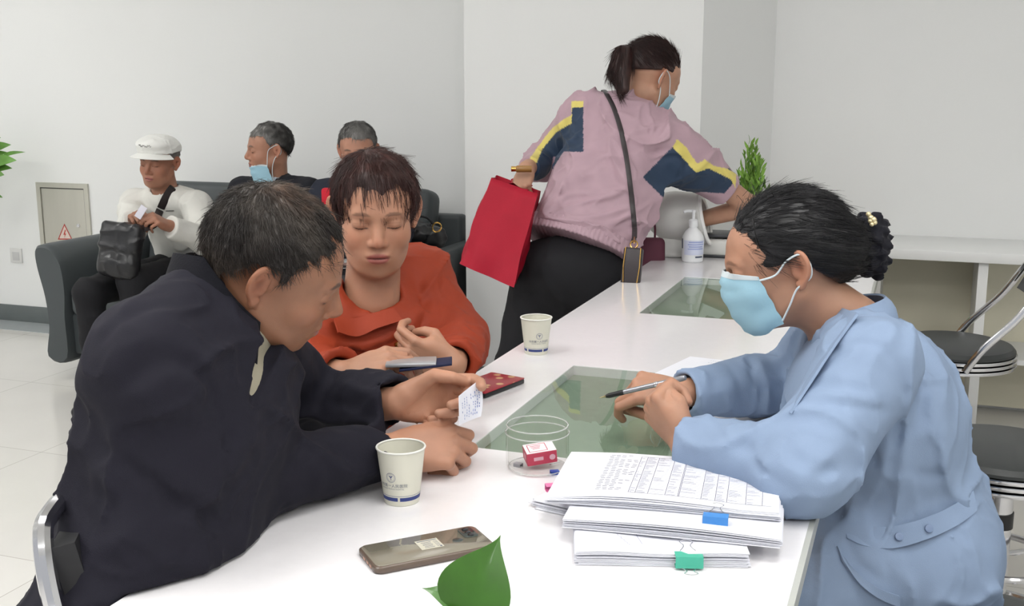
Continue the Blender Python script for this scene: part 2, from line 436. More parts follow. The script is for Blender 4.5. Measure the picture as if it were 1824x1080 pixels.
b = MB(); b.box((CX1+.004, (CY0+CY1)/2, ZT-.014), (.008, CY1-CY0, .027)); b.link('edge_strip', M_qedge, cnt, smooth=False)
for y0, y1 in GL:
    b = MB(); b.box(((GX0+GX1)/2, (y0+y1)/2, ZT-.024), (GX1-GX0-.001, y1-y0-.001, .004)); b.link('recess_tray', M_rec, cnt, smooth=False)
    b = MB(); b.box(((GX0+GX1)/2, (y0+y1)/2, ZT-.0015), (GX1-GX0-.003, y1-y0-.003, .001)); g = b.link('glass_pane', M_glass, cnt, smooth=False); g['label'] = 'clear greenish glass pane'
b = MB(); b.box((CX0+.42, (CY0+CY1)/2, (ZT-th-.002)/2), (.03, CY1-CY0-.04, ZT-th-.002)); b.link('front_panel', M_panelw, cnt, smooth=False)
b = MB(); b.box((CX1-.035, (CY0+CY1)/2, ZT-th-.06), (.02, CY1-CY0-.04, .12)); b.link('wooden_apron', M_wood, cnt, smooth=False)
for y in (CY0+.04, 2.55, CY1-.04):
    b = MB(); b.box(((CX0+CX1)/2+.0, y, (ZT-th-.002)/2), (CX1-CX0-.3, .03, ZT-th-.002)); b.link('wooden_side_panel', M_wood, cnt, smooth=False)

# ------------------------------------------------------------------ white desk along the back wall
M_beige = mat('beige_panel', (224, 219, 198), .4, var=.02)
M_dtop = mat('desk_white', (228, 229, 228), .35)
dk = thing('wall_desk', 'long white desk with beige open bays along the back wall', 'desk', (1.2, 4.85, 0))
DX0 = -.16; DY0 = 4.62; DZ = .74
b = MB(); b.box(((DX0+3.6)/2, (DY0+YB)/2, DZ-.02), (3.6-DX0, YB-DY0-.002, .04), bev=.003); b.link('desktop', M_dtop, dk, auto=.5)
b = MB(); b.box(((DX0+3.6)/2, YB-.03, .35), (3.6-DX0-.06, .02, .66)); b.link('back_panel', M_beige, dk, smooth=False)
for x in (DX0+.02, .255, 1.3, 2.4, 3.5):
    b = MB(); b.box((x, (DY0+YB)/2-.0, .349), (.036, YB-DY0-.06, .698)); b.link('divider', M_dtop if x > 0 else M_panelw, dk, smooth=False)
b = MB(); b.box(((.255+1.3)/2, (DY0+YB)/2+.02, .3), (1.3-.255-.04, YB-DY0-.1, .02)); b.link('shelf_board', M_dtop, dk, smooth=False)
for a, c in ((DX0+.04, .237), (.273, 1.28)):
    pass

# ------------------------------------------------------------------ chrome bar stools
M_chrome = mat('chrome', (215, 215, 218), .12, 1)
M_leather = mat('grey_leather', (54, 57, 57), .42, var=.06, bump=.15, bscale=300)
M_black = mat('black_plastic', (28, 28, 30), .4)
def stool(c, zs, label, rz=0, back=True):
    t = thing('bar_stool', label, 'stool', (c[0], c[1], 0), 'grey padded chrome stools behind the counter', rz)
    r = .20
    b = MB(); b.lathe([(0, zs), (r*.8, zs-.002), (r*.95, zs-.01), (r, zs-.022), (r, zs-.03), (0, zs-.03)], 48, caps=False); b.link('seat_cushion', M_leather, t, local=True)
    b = MB()
    for k in range(3): b.lathe([(r-.01, zs-.03-k*.016), (r+.004, zs-.033-k*.016), (r+.005, zs-.038-k*.016), (r+.004, zs-.043-k*.016), (r-.01, zs-.046-k*.016)], 48)
    b.link('seat_rim', M_chrome, t, local=True)
    b = MB(); b.lathe([(.016, zs-.3), (.016, zs-.078), (.05, zs-.078)], 20); b.link('gas_lift', M_black, t, local=True)
    b = MB(); b.lathe([(.034, .05), (.034, zs-.13), (.03, zs-.125)], 28); b.link('column', M_chrome, t, local=True)
    b = MB(); b.lathe([(.037, zs-.22), (.037, zs-.18)], 28); b.link('collar', M_black, t, local=True)
    b = MB(); R = .15; n = 40
    b.tube([(R*math.cos(2*math.pi*i/n), R*math.sin(2*math.pi*i/n), .2) for i in range(n)], .009, 10, closed=True, ref=(0, 0, 1))
    for k in range(3): a = k*2.094+.6; b.tube([(.03*math.cos(a), .03*math.sin(a), .2), (R*math.cos(a), R*math.sin(a), .2)], .007)
    b.link('foot_ring', M_chrome, t, local=True)
    b = MB(); R = .205
    b.tube([(R*math.cos(2*math.pi*i/n), R*math.sin(2*math.pi*i/n), .012) for i in range(n)], .012, 10, closed=True, ref=(0, 0, 1))
    for k in range(5): a = k*1.2566+.3; b.tube([(.03*math.cos(a), .03*math.sin(a), .075), (R*.6*math.cos(a), R*.6*math.sin(a), .035), (R*math.cos(a), R*math.sin(a), .014)], .01)
    b.link('base', M_chrome, t, local=True)
    if back:
        for s in (-1, 1):
            b = MB(); p = crom([(.02, s*.205, zs-.06), (.07, s*.206, zs+.02), (.17, s*.195, zs+.13), (.235, s*.17, zs+.24), (.26, s*.09, zs+.30), (.265, 0, zs+.315)], 6)
            b.tube(p, .012, 10, flat=(1, .55)); b.link('back_frame', M_chrome, t, local=True)
        b = MB(); P = [[(.2+.055*(j/6)+.03*math.cos(i*.3-.9), (i-3)*.05, zs+.16+.11*j/6) for i in range(7)] for j in range(7)]
        b.sheet(P, .02); b.link('back_pad', M_leather, t, local=True)
    return t
s1 = onz(1697, 606, .53); stool(s1, .53, 'furthest grey padded stool in front of the white wall desk with chrome backrest', rz=.08)
s2 = onz(1789, 789, .50); stool(s2, .50, 'grey padded chrome stool between the nurse and the furthest stool', back=False)
s3 = onz(1745, 1128, .53); stool(s3, .53, 'grey padded stool that the nurse in blue sits on', back=False)
# ------------------------------------------------------------------ things on the counter
M_ink = mat('print_ink', (90, 94, 108), .8); M_inkd = mat('ink_dark', (60, 58, 58), .7); M_navy_ink = mat('navy_ink', (48, 62, 120), .5)
M_paper = mat('paper_white', (222, 223, 230), .75, bump=.05, bscale=60)
M_cup = mat('cup_paper', (212, 210, 195), .5)
def paper_cup(c, ang, label):
    t = thing('paper_cup', label, 'cup', c, 'white paper cups on the counter'); R = lambda z: .0262+(.0365-.0262)*(z/.086)
    b = MB(); b.lathe([(0, .004), (.0245, .004), (.0255, .0), (.0265, .001), (R(.086), .086), (R(.086)-.0006, .086), (R(.006)-.0012, .006), (0, .006)], 48, caps=False); b.link('cup_wall', M_cup, t, local=True)
    b = MB(); n = 48; b.tube([(R(.086)*math.cos(2*math.pi*i/n), R(.086)*math.sin(2*math.pi*i/n), .086) for i in range(n)], .0016, 8, closed=True, ref=(0, 0, 1)); b.link('rim', mat('cup_rim', (228, 227, 220), .4), t, local=True)
    def wrap(v, z0, a0, off=.0003):
        v = np.asarray(v, float); z = z0+v[:, 1]; r = R(z)+off; a = a0+v[:, 0]/R(z0); return np.stack([r*np.cos(a), r*np.sin(a), z], 1)
    b = MB()
    def ringband(z0, z1, a0, a1, n=40):
        V_ = []; F = []
        for i in range(n+1):
            a = a0+(a1-a0)*i/n
            for z in (z0, z1): V_.append(((R(z)+.0003)*math.cos(a), (R(z)+.0003)*math.sin(a), z))
        for i in range(n): F.append((2*i, 2*i+2, 2*i+3, 2*i+1))
        b.add(V_, F)
    ringband(.0085, .0145, ang+.42, ang+2*math.pi-1.1, 60); ringband(.0085, .0145, ang-.95, ang+.30, 20)
    ringband(.0165, .0171, 0, 2*math.pi, 60); b.link('blue_band', M_navy_ink, t, local=True, smooth=False)
    b = MB(); a0 = ang
    for r0, r1 in ((.0072, .0077), (.0057, .0060)):
        V_, F = [], []
        for i in range(33):
            q = 2*math.pi*i/32
            for r in (r0, r1): V_.append((r*math.cos(q), r*math.sin(q), 0))
        for i in range(32): F.append((2*i, 2*i+2, 2*i+3, 2*i+1))
        b.add(wrap(V_, .047, a0), F)
    # small sprig emblem
    for pts in (((0, -.004), (.0008, -.004), (.0006, .0015), (-.0002, .0015)), ((0, -.001), (.0034, .0028), (.0022, .0034), (0, .0006)), ((0, -.001), (-.0034, .0028), (-.0022, .0034), (0, .0006)), ((-.0008, .002), (.0008, .002), (.0, .0042), (0, .0042))):
        b.add(wrap([(x, y, 0) for x, y in pts], .047, a0), [(0, 1, 2, 3)])
    b.link('emblem', M_navy_ink, t, local=True, smooth=False)
    v, f = text_mesh('州市第一人民医院', .0062); b = MB(); b.add(wrap(v, .0335, a0), f)
    v, f = text_mesh("THE FIRST PEOPLE'S HOSPITAL", .0028); b.add(wrap(v, .0285, a0), f); b.link('lettering', mat('grey_ink', (84, 92, 112), .6), t, local=True, smooth=False)
    return t
c1 = onz(716, 892, ZT); c2 = onz(955, 629, ZT)
paper_cup(c1, -math.pi/2+YAW-.32-.10, 'white paper cup with blue band at the front, by the sleeve of the navy jacket')
paper_cup(c2, -math.pi/2+YAW+.22, 'white paper cup with blue band further down the counter, beside the red folding case')

def smartphone():
    P0, P1, P2, P3 = [onz(*p, ZT+.011) for p in ((640, 972), (667, 1013), (880, 967), (847, 938))]
    c = (P0+P1+P2+P3)/4; u = nrm(P2-P1+P3-P0); u[2] = 0; M = frame((c[0], c[1], ZT), x=nrm(u), y=(-u[1], u[0], 0))
    t = thing('smartphone', 'brown-cased phone lying face down on the counter front', 'phone', (c[0], c[1], ZT))
    def rr(w, h, r, n=6):
        o = []
        for cx, cy, a in ((w-r, h-r, 0), (-w+r, h-r, 1), (-w+r, -h+r, 2), (w-r, -h+r, 3)):
            for k in range(n+1): q = (a+k/n)*math.pi/2; o.append((cx+r*math.cos(q), cy+r*math.sin(q)))
        return o
    def slab(w, h, r, z0, z1, bev=.0012, m=None, name=None, ctr=(0, 0)):
        b = MB(); rings = [(0, z0+bev, ), (0, z1-bev), (bev, z1)]; o = []; P = [rr(w-bev, h-bev, r), rr(w, h, r), rr(w, h, r), rr(w-bev, h-bev, r)]; zs = [z0, z0+bev, z1-bev, z1]; n = len(P[0])
        for pp, z in zip(P, zs): o += [(x+ctr[0], y+ctr[1], z) for x, y in pp]
        F = [tuple(range(n))[::-1], tuple(3*n+i for i in range(n))]
        for k in range(3): F += [(k*n+i, k*n+(i+1) % n, (k+1)*n+(i+1) % n, (k+1)*n+i) for i in range(n)]
        b.add(o, F, M); return b.link(name, m, t, auto=.9)
    slab(.086, .0395, .011, 0, .0105, .002, mat('tpu_case', (98, 84, 74), .25, var=.06), 'case')
    slab(.083, .0365, .009, .0100, .0112, .0004, mat('phone_back', (132, 126, 112), .18, coat=.6, var=.04, vscale=25), 'back_panel')
    slab(.0105, .017, .006, .0112, .0122, .0004, mat('camera_dark', (62, 68, 66), .15), 'camera_bump', (.066, .0145))
    for i, (x, y) in enumerate(((.066, .025), (.066, .0145), (.066, .004))):
        b = MB(); b.lathe([(0, .0122), (.0042, .0122), (.0045, .0127), (.0038, .0129), (0, .0128)], 20, M, c=(x, y, 0)); b.link('lens', mat('lens_black', (20, 22, 26), .08), t)
    b = MB(); b.lathe([(0, .0112), (.0075, .0112), (.0068, .0108+.0006)], 24, M, c=(.044, -.002, 0)); b.link('fingerprint_sensor', mat('camera_dark'), t)
    b = MB(); b.box((.004, .002, .0114), (.032, .030, .0003), M); b.link('sticker', mat('sticker_cream', (196, 192, 176), .6), t, smooth=False)
    b = MB(); b.box((.004, .0135, .01158), (.028, .002, .0001), M)
    for k in range(5): b.box((.001, .008-k*.0042, .01158), (.014-.002*(k % 2), .0012, .0001), M); b.box((.0145, .008-k*.0042, .01158), (.006, .001, .0001), M)
    b.box((.0165, -.0105, .01158), (.003, .003, .0001), M); b.link('sticker_print', M_ink, t, smooth=False)
    for y in (-.018, -.006, .008): b = MB(); b.box((-.0862, y, .0052), (.0008, .008, .0035), M, bev=.0003); b.link('port', mat('port_copper', (190, 150, 130), .4, .6), t)
smartphone()

# ---- red folding case
def red_case():
    a, b_, c, d = [onz(*p, ZT+.012) for p in ((855, 702), (926, 675), (884, 661), (812, 690))]; u = nrm(b_-a); cen = (a+b_+c+d)/4; M = frame((cen[0], cen[1], ZT), x=u, y=(-u[1], u[0], 0)); w = np.linalg.norm(b_-a)*.5; h = .043
    t = thing('folding_case', 'red flower-patterned folding phone case with black edge beside the far cup', 'phone case', (cen[0], cen[1], ZT))
    b = MB(); b.box((0, 0, .0055), (2*w, 2*h, .009), M, bev=.002); b.link('phone_body', mat('black_plastic'), t)
    m = bpy.data.materials.new('red_floral'); m.use_nodes = True; nt = m.node_tree; P = nt.nodes['Principled BSDF']; vo = nt.nodes.new('ShaderNodeTexVoronoi'); vo.inputs['Scale'].default_value = 38; tc = nt.nodes.new('ShaderNodeTexCoord')
    nt.links.new(tc.outputs['Object'], vo.inputs['Vector']); r = nt.nodes.new('ShaderNodeValToRGB'); r.color_ramp.elements[0].color = srgb(222, 184, 130); r.color_ramp.elements[0].position = .22; r.color_ramp.elements[1].color = srgb(164, 40, 52); r.color_ramp.elements[1].position = .36
    nt.links.new(vo.outputs['Distance'], r.inputs[0]); nt.links.new(r.outputs[0], P.inputs['Base Color']); P.inputs['Roughness'].default_value = .3; MATS['red_floral'] = m
    b = MB(); b.box((0, 0, .0115), (2*w, 2*h, .003), M, bev=.001); b.link('cover', m, t)
    b = MB(); b.box((-.018, h-.012, .0145), (.06, .026, .003), M, bev=.001); b.link('flap', m, t)
red_case()

# ---- round plastic jar with a medicine box and clips
def jar():
    c = onz(957, 834, ZT); c = V(c[0], c[1], ZT); t = thing('plastic_jar', 'round clear plastic jar holding a pink medicine box', 'jar', c); g = thin_glass('clear_plastic', (.97, .97, .965), 1.18, .12)
    r = .0515; b = MB(); b.lathe([(0, .0015), (r-.006, .0015), (r-.001, .006), (r, .012), (r, .060), (r+.0012, .0625), (r-.001, .066), (r-.001, .074), (r-.0005, .0752), (r-.0028, .0745), (r-.003, .012), (r-.008, .0045), (0, .004)], 64, c=c, caps=False); b.link('jar_wall', g, t)
    for z, rr in ((.0625, r+.0008), (.0748, r-.0012), (.004, r-.004)):
        b = MB(); b.tube([c+V(rr*math.cos(a), rr*math.sin(a), z) for a in np.linspace(0, 2*math.pi, 49)[:-1]], .0012, 6, closed=True, ref=(0, 0, 1)); b.link('rim_ridge', mat('plastic_ridge', (214, 216, 214), .2, alpha=.42), t)
    bx = thing('medicine_box', 'small pink and white medicine box inside the clear jar', 'box', dep(960, 824, 1.80)); M = frame(c+V(.003, .004, .024), x=nrm(V(.83, .5, .10)), y=nrm(V(-.5, .83, .12)))
    M2 = M; b = MB(); b.box((0, 0, 0), (.050, .036, .022), M2, bev=.0008, seg=1); b.link('carton', mat('carton_pink', (196, 66, 92), .5), bx, smooth=False)
    b = MB(); b.box((0, 0, .0113), (.0495, .0355, .0004), M2); b.link('top_face', mat('carton_white', (240, 232, 236), .5), bx, smooth=False)
    b = MB(); 
    for y in (-.013, .013): b.box((-.004, y, .01165), (.030, .0012, .0002), M2)
    for x in (-.019, .011): b.box((x, 0, .01165), (.0012, .026, .0002), M2)
    for k in range(3): b.box((-.006, .007-k*.005, .01165), (.018-.003*k, .0014, .0002), M2)
    b.link('top_print', mat('carton_pink'), bx, smooth=False)
    b = MB(); b.box((-.0252, -.0, -.001), (.0004, .010, .010), M2); b.box((-.006, -.0182, 0), (.016, .0004, .006), M2); b.lathe([(0, 0), (.005, 0), (.005, .0004)], 16, M2@frame((.017, -.0184, .0), x=(1, 0, 0), y=(0, 0, 1))); b.link('side_label', mat('carton_pale', (226, 176, 190), .5), bx, smooth=False)
    # blue clip, grey clip and pins on the jar floor
    binder_clip(c+V(.036, -.018, .006), (.8, .5, 0), (0, 0, 1), .014, (44, 84, 176), 'blue binder clip inside the clear jar', wires=1)
    binder_clip(c+V(-.032, -.004, .006), (.9, -.2, 0), (0, 0, 1), .013, (150, 150, 156), 'grey metal clip inside the clear jar', wires=1)
    R = np.random.default_rng(3)
    for i in range(5):
        p = c+V(-.022+.012*i, .018+.004*R.normal(), .006); d = nrm(V(R.normal(), R.normal(), 0))*.012; q = thing('drawing_pin', 'small silver pin on the floor of the clear jar', 'pin', p, 'silver pins in the clear jar'); b = MB(); b.tube([p-d, p+d], .0007, 5); b.link('pin_body', M_chrome, q)
def binder_clip(c, along, up, w, col, label, wires=2, hh=.0052, out=False):
    """folded steel clip: body prism + two wire handles. along = spine direction, up = direction out of the paper edge"""
    name = 'clip_%d_%d_%d' % col; t = thing('binder_clip', label, 'clip', c); M = frame(c, x=along, y=np.cross(up, along)); 
    d = w*.55; g = hh*.9; prof = [(-g, -d), (-hh, 0), (hh, 0), (g, -d), (g-.0007, -d), (hh-.001, -.0008), (-hh+.001, -.0008), (-g+.0007, -d)]
    b = MB(); b.prism([(y, z) for y, z in prof], -w/2, w/2, M@np.array([[0, 0, 1, 0], [1, 0, 0, 0], [0, 1, 0, 0], [0, 0, 0, 1.]])); b.link('clip_body', mat(name, col, .35), t, auto=.5)
    for s in ((1, -1) if wires == 2 else (1,)):
        k = lambda a, q: (a*w, s*(g+.0012+q*.002), -d-w*q) if not (out and s < 0 or out == 2) else (a*w, s*(g+.0005)+q*.004, w*q*.9-.001)
        P = [k(-.28, 0), k(-.16, .25), k(-.13, .45), k(-.24, .72), k(0, .88), k(.24, .72), k(.13, .45), k(.16, .25), k(.28, 0)]
        b = MB(); b.tube(tf(M, crom(P, 5)), .0006, 6); b.link('wire_handle', M_chrome, t)
jar()

def bundle(name, label, P, z0, z1, n, jit=.003, sag=None, group=None, seed=0, top=True, mtop=None):
    """a bundle of sheets: P = four corners (x,y) near-left, near-right, far-right, far-left"""
    R = np.random.default_rng(seed); P = [np.array(p[:2]) for p in P]; t = thing(name, label, 'papers', (*(sum(P)/4), z0), group); b = MB(); dz = (z1-z0)/n; tops = None
    for k in range(n):
        j = R.normal(0, jit, (2,)); g = []; 
        for u in np.linspace(0, 1, 13):
            row = []
            for v in np.linspace(0, 1, 9):
                p = P[0]*(1-u)*(1-v)+P[1]*u*(1-v)+P[2]*u*v+P[3]*(1-u)*v+j; z = z0+(k+.5)*dz+(sag(u, v)*(k+1)/n if sag else 0); row.append((p[0], p[1], z))
            g.append(row)
        g = np.array(g)
        if k < n-1: b.sheet(g, dz*.62)
        else: tops = g
    b.link('lower_sheets', M_paper, t, smooth=False)
    b = MB(); b.sheet(tops, dz*.6); o = b.link('top_sheet', M_paper, t, auto=.8)
    def S(u, v, off=.0004+dz*.3):
        u = min(max(u, 0), 1)*12; v = min(max(v, 0), 1)*8; i, j = min(int(u), 11), min(int(v), 7); f, h = u-i, v-j
        return tops[i, j]*(1-f)*(1-h)+tops[i+1, j]*f*(1-h)+tops[i+1, j+1]*f*h+tops[i, j+1]*(1-f)*h+V(0, 0, off)
    return t, S
def line_on(b, S, p, q, w, n=6):
    """a printed or written stroke from p to q (sheet coordinates), width w in metres"""
    A = [S(p[0]+(q[0]-p[0])*i/n, p[1]+(q[1]-p[1])*i/n) for i in range(n+1)]
    V_ = []; F = []
    for i in range(n+1):
        d = nrm((A[min(i+1, n)]-A[max(i-1, 0)])*V(1, 1, 0)); s = V(-d[1], d[0], 0)*w/2; V_ += [A[i]+s, A[i]-s]
    for i in range(n): F.append((2*i, 2*i+1, 2*i+3, 2*i+2))
    b.add(V_, F)
P_ = lambda *a: [onz(x, y, z) for x, y, z in a]
a = onz(1018, 811, .80); cR_ = onz(1388, 926, .80); dL_ = onz(972, 893, .80); bR_ = a+(cR_-dL_)
sagA = lambda u, v: .006*(1-v)*math.sin(3.14*min(u*1.2, 1))-.004*max(0, .25-u)*4
u0 = [onz(948, 897, .766), onz(1120, 935, .766), None, None]; dU = nrm(u0[1]-u0[0]); nU = V(-dU[1], dU[0], 0)
bundle('paper_stack', 'loose white sheets sticking out at the left under the clipped forms', [u0[0], u0[0]+dU*.28, u0[0]+dU*.28+nU*.19, u0[0]+nU*.19+dU*.02], ZT+.0005, ZT+.012, 6, .003, seed=3)
nl, nr, fl = onz(1026, 985, .778), onz(1335, 990, .778), onz(1010, 944, .778); e = nrm(nr-nl); nn = V(-e[1], e[0], 0)
tL, SL = bundle('paper_stack', 'thin stack of white papers held by the green clip', [nl+(-.0)*nn, nr, nr+nn*.28, nl+nn*.28], ZT+.0005, ZT+.020, 12, .0016, sag=lambda u, v: .003*math.sin(u*9)*(1-v)*(.5), seed=4)
b = MB(); pts = [(.36, .34), (.355, .26), (.37, .18), (.39, .10)]
for i in range(3): line_on(b, SL, pts[i], pts[i+1], .0006)
R = np.random.default_rng(8); p = np.array((.17, .34))
for i in range(26): q = p+np.array((.007*math.sin(i*2.1)+.0055, -.010+.006*math.sin(i*1.7))); line_on(b, SL, p, q, .0006, 2); p = q
b.link('handwriting', mat('blue_ink', (120, 124, 160), .7), tL, smooth=False)
z1 = ZT+.022
b2 = [onz(1003, 925, z1+.012), onz(1392, 962, z1+.012)]; e2 = nrm(b2[1]-b2[0]); n2 = V(-e2[1], e2[0], 0)
bundle('paper_stack', 'middle bundle of white papers bulging under the printed form stack', [b2[0], b2[1], b2[1]+n2*.205, b2[0]+n2*.205], z1, z1+.013, 9, .0016, sag=lambda u, v: .005*math.sin(3.14*u)*(1-v)**2, seed=5)
tA, SA = bundle('paper_stack', 'printed form stack held by the blue clip, topmost on the counter', [dL_, cR_, bR_, a], z1+.0145, z1+.027, 8, .0018, sag=sagA, seed=6)
b = MB(); R = np.random.default_rng(12)
xs = [.355, .385, .44, .515, .57, .575, .67, .73, .78, .86, .93]
for x in xs: line_on(b, SA, (x, .10), (x, .93), .0006, 10)
line_on(b, SA, (.355, .93), (.97, .93), .0007, 12); line_on(b, SA, (.355, .10), (.97, .10), .0007, 12)
for i in range(30): v = .10+.83*i/30; line_on(b, SA, (.355, v), (.97, v), .0003, 12)
for i in range(24):
    v = .93-.82*i/24
    for k in range(int(R.integers(2, 6))): x = .18+.03*k+R.random()*.008; line_on(b, SA, (x+.02, v), (x+.04, v), .0013, 1)
for j, (x0, x1) in enumerate(zip(xs[:-1], xs[1:])):
    for i in range(30):
        if R.random() < (.8 if j in (1, 3, 6) else .45): v = .115+.83*i/30; w = (x1-x0)*R.uniform(.3, .8); line_on(b, SA, (x0+.004, v), (x0+.004+w, v), .0007, 1)
line_on(b, SA, (.52, .965), (.64, .965), .0022, 2)
b.link('printed_table', mat('pale_print', (84, 88, 112), .8), tA, smooth=False)
pb = onz(1274, 921, z1+.022); binder_clip(onz(1274, 931, z1+.019)-n2*.001, e2, -n2, .034, (64, 132, 202), 'blue binder clip on the near edge of the printed form stack', hh=.0075)
pg = onz(1228, 1002, ZT+.0115); binder_clip(pg-nn*.002, e, -nn, .036, (70, 174, 148), 'green binder clip on the near edge of the thin paper stack', hh=.008, out=1)
pk = onz(985, 866, ZT+.014); binder_clip(pk, nrm(dU+nU*.9), -nrm(dU-nU*.3), .026, (222, 120, 168), 'pink binder clip at the left edge of the loose sheets', wires=1)
pk = onz(1003, 858, ZT+.018); binder_clip(pk, nrm(dU+nU*1.4), -nrm(dU-nU*.2), .026, (88, 190, 196), 'turquoise binder clip half under the printed form stack', wires=1)

def loose_sheet(label, pts, writing, z=ZT+.001):
    q = [onz(x, y, z) for x, y in pts]; t, S = bundle('paper_sheet', label, q, ZT+.0006, ZT+.0022, 2, .0012, seed=len(label)); b = MB(); R = np.random.default_rng(len(label))
    for (u0, v0, u1, v1, rows, dens) in writing:
        for i in range(rows):
            v = v0+(v1-v0)*i/max(rows-1, 1); x = u0
            while x < u1:
                w = R.uniform(.012, .03)
                if R.random() < dens: line_on(b, S, (x, v), (min(x+w, u1), v+R.normal(0, .004)), .0011, 1)
                x += w+.012
    b.link('writing', mat('pale_print'), t, smooth=False)
loose_sheet('handwritten white sheet under the far sleeve of the nurse', [(1160, 668), (1345, 700), (1370, 652), (1228, 636)], [(.3, .25, .75, .9, 8, .7)])
loose_sheet('printed white sheet between the two forearms of the nurse', [(1240, 800), (1430, 812), (1415, 742), (1216, 742)], [(.32, .35, .72, .75, 9, .85)])

# ---- pump bottle of hand sanitiser
def pump_bottle():
    c = onz(1233, 466, ZT); t = thing('pump_bottle', 'white pump bottle of hand sanitiser at the far counter end', 'bottle', (c[0], c[1], ZT)); w = mat('white_bottle', (232, 234, 236), .3)
    b = MB(); b.lathe([(0, 0), (.033, 0), (.037, .004), (.038, .02), (.039, .05), (.040, .075), (.037, .092), (.028, .108), (.018, .118), (.014, .122), (.014, .128)], 40, c=(c[0], c[1], ZT)); b.link('bottle_body', w, t)
    b = MB(); b.lathe([(.0165, .126), (.0165, .148), (.012, .152), (.006, .153), (.0055, .176), (.009, .177), (.009, .185), (0, .186)], 28, c=(c[0], c[1], ZT)); b.link('pump', w, t)
    b = MB(); q = c+V(0, 0, .181); b.tube(crom([q, q-CR*.025, q-CR*.036-V(0, 0, .005)], 4), [.0055]*8+[.003], 10); b.link('nozzle', w, t)
    def lab(z0, z1, a0, a1, m, nm, off=.0006):
        b = MB(); V_ = []; F = []; n = 20
        for i in range(n+1):
            a = a0+(a1-a0)*i/n
            for z in (z0, z1): r = .0385+.0015*(z-.03)/.04+off; V_.append((c[0]+r*math.cos(a), c[1]+r*math.sin(a), ZT+z))
        for i in range(n): F.append((2*i, 2*i+2, 2*i+3, 2*i+1))
        b.add(V_, F); b.link(nm, m, t, smooth=False)
    f = -math.pi/2+YAW
    lab(.028, .080, f-1.0, f+1.1, mat('label_lilac', (206, 212, 232), .5), 'label')
    for k, (z, a, b_) in enumerate(((.072, -.5, .9), (.064, -.6, 1.0), (.056, -.5, .8), (.048, -.6, .9))): lab(z, z+.0035, f+a, f+b_, mat('label_blue', (150, 164, 212), .5), 'label_text', .0009)
    lab(.018, .024, f+.1, f+.9, mat('grey_ink'), 'label_text', .0009); lab(.05, .085, f-1.35, f-1.15, mat('grey_ink'), 'label_text', .0009)
pump_bottle()

# ---- arm-in blood pressure monitor
def bp_monitor():
    t = thing('blood_pressure_monitor', 'white arm-in blood pressure monitor at the far counter end', 'medical device', onz(1215, 445, ZT)); w = mat('device_white', (216, 216, 212), .35); dk = mat('device_dark', (58, 60, 64), .35)
    zb = ZT; o = onz(1222, 440, ZT); bx = nrm(cv(.95, 0, -.30)*V(1, 1, 0)); c = dep(1216, 386, 4.08); A = frame(c, x=np.cross(bx, (0, 0, 1)), y=bx); A = frame(c, y=nrm(bx+V(0, 0, -.10)), z=(0, 0, 1))
    S = Sdf(); S.u(rcone(tf(A, (0, -.02, 0)), tf(A, (0, .075, .004)), .088, .094), .02); S.u(ell((0, -.045, -.005), (.085, .095, .082), A), .03)
    S.keep(half(tf(A, (0, .082, 0)), nrm(A[:3, 1]+A[:3, 2]*.35)), .004); S.cut(rcone(tf(A, (0, .01, 0)), tf(A, (0, .3, .0)), .068, .074), .006)
    S.keep(half((0, 0, ZT+.02), (0, 0, -1)))
    sdf_obj('cuff_housing', S, [(c-.17, c+.17, .005)], w, t)
    nA = nrm(A[:3, 1]+A[:3, 2]*.35); L = frame(tf(A, (0, .084, 0)), x=A[:3, 0], y=np.cross(nA, A[:3, 0])); b = MB(); n = 48
    b.tube([tf(L, (.083*math.cos(q), .087*math.sin(q), 0)) for q in np.linspace(0, 2*math.pi, n+1)[:-1]], .0105, 10, closed=True, flat=(.7, 1)); b.link('opening_ring', mat('device_gloss', (240, 240, 238), .2), t)
    S = Sdf(); Bm = frame(tf(A, (0, -.035, 0))*V(1, 1, 0)+V(0, 0, ZT), y=bx, z=(0, 0, 1)); S.u(ell((0, 0, .04), (.052, .055, .07), Bm), .02); S.u(ell((0, .0, .012), (.07, .075, .026), Bm), .02); S.keep(half((0, 0, ZT+.001), (0, 0, -1)))
    q = Bm[:3, 3]; sdf_obj('stand', S, [(q-.11, q+V(.11, .11, .13), .005)], w, t)
    Q = frame(dep(1292, 428, 4.12)*V(1, 1, 0)+V(0, 0, ZT), x=bx, y=(-bx[1], bx[0], 0)); b = MB(); b.box((0, 0, .034), (.24, .16, .064), Q, bev=.012, seg=3); b.link('console', w, t)
    b = MB(); b.box((.02, .0, .078), (.26, .14, .012), Q@np.array([[1, 0, 0, 0], [0, 1, 0, 0], [-.0, 0, 1, 0], [0, 0, 0, 1.]]), bev=.005); b.link('arm_rest', dk, t)
    b = MB(); b.box((0.0, -.086, .006), (.20, .014, .010), Q, bev=.004); b.link('base_trim', dk, t)
bp_monitor()

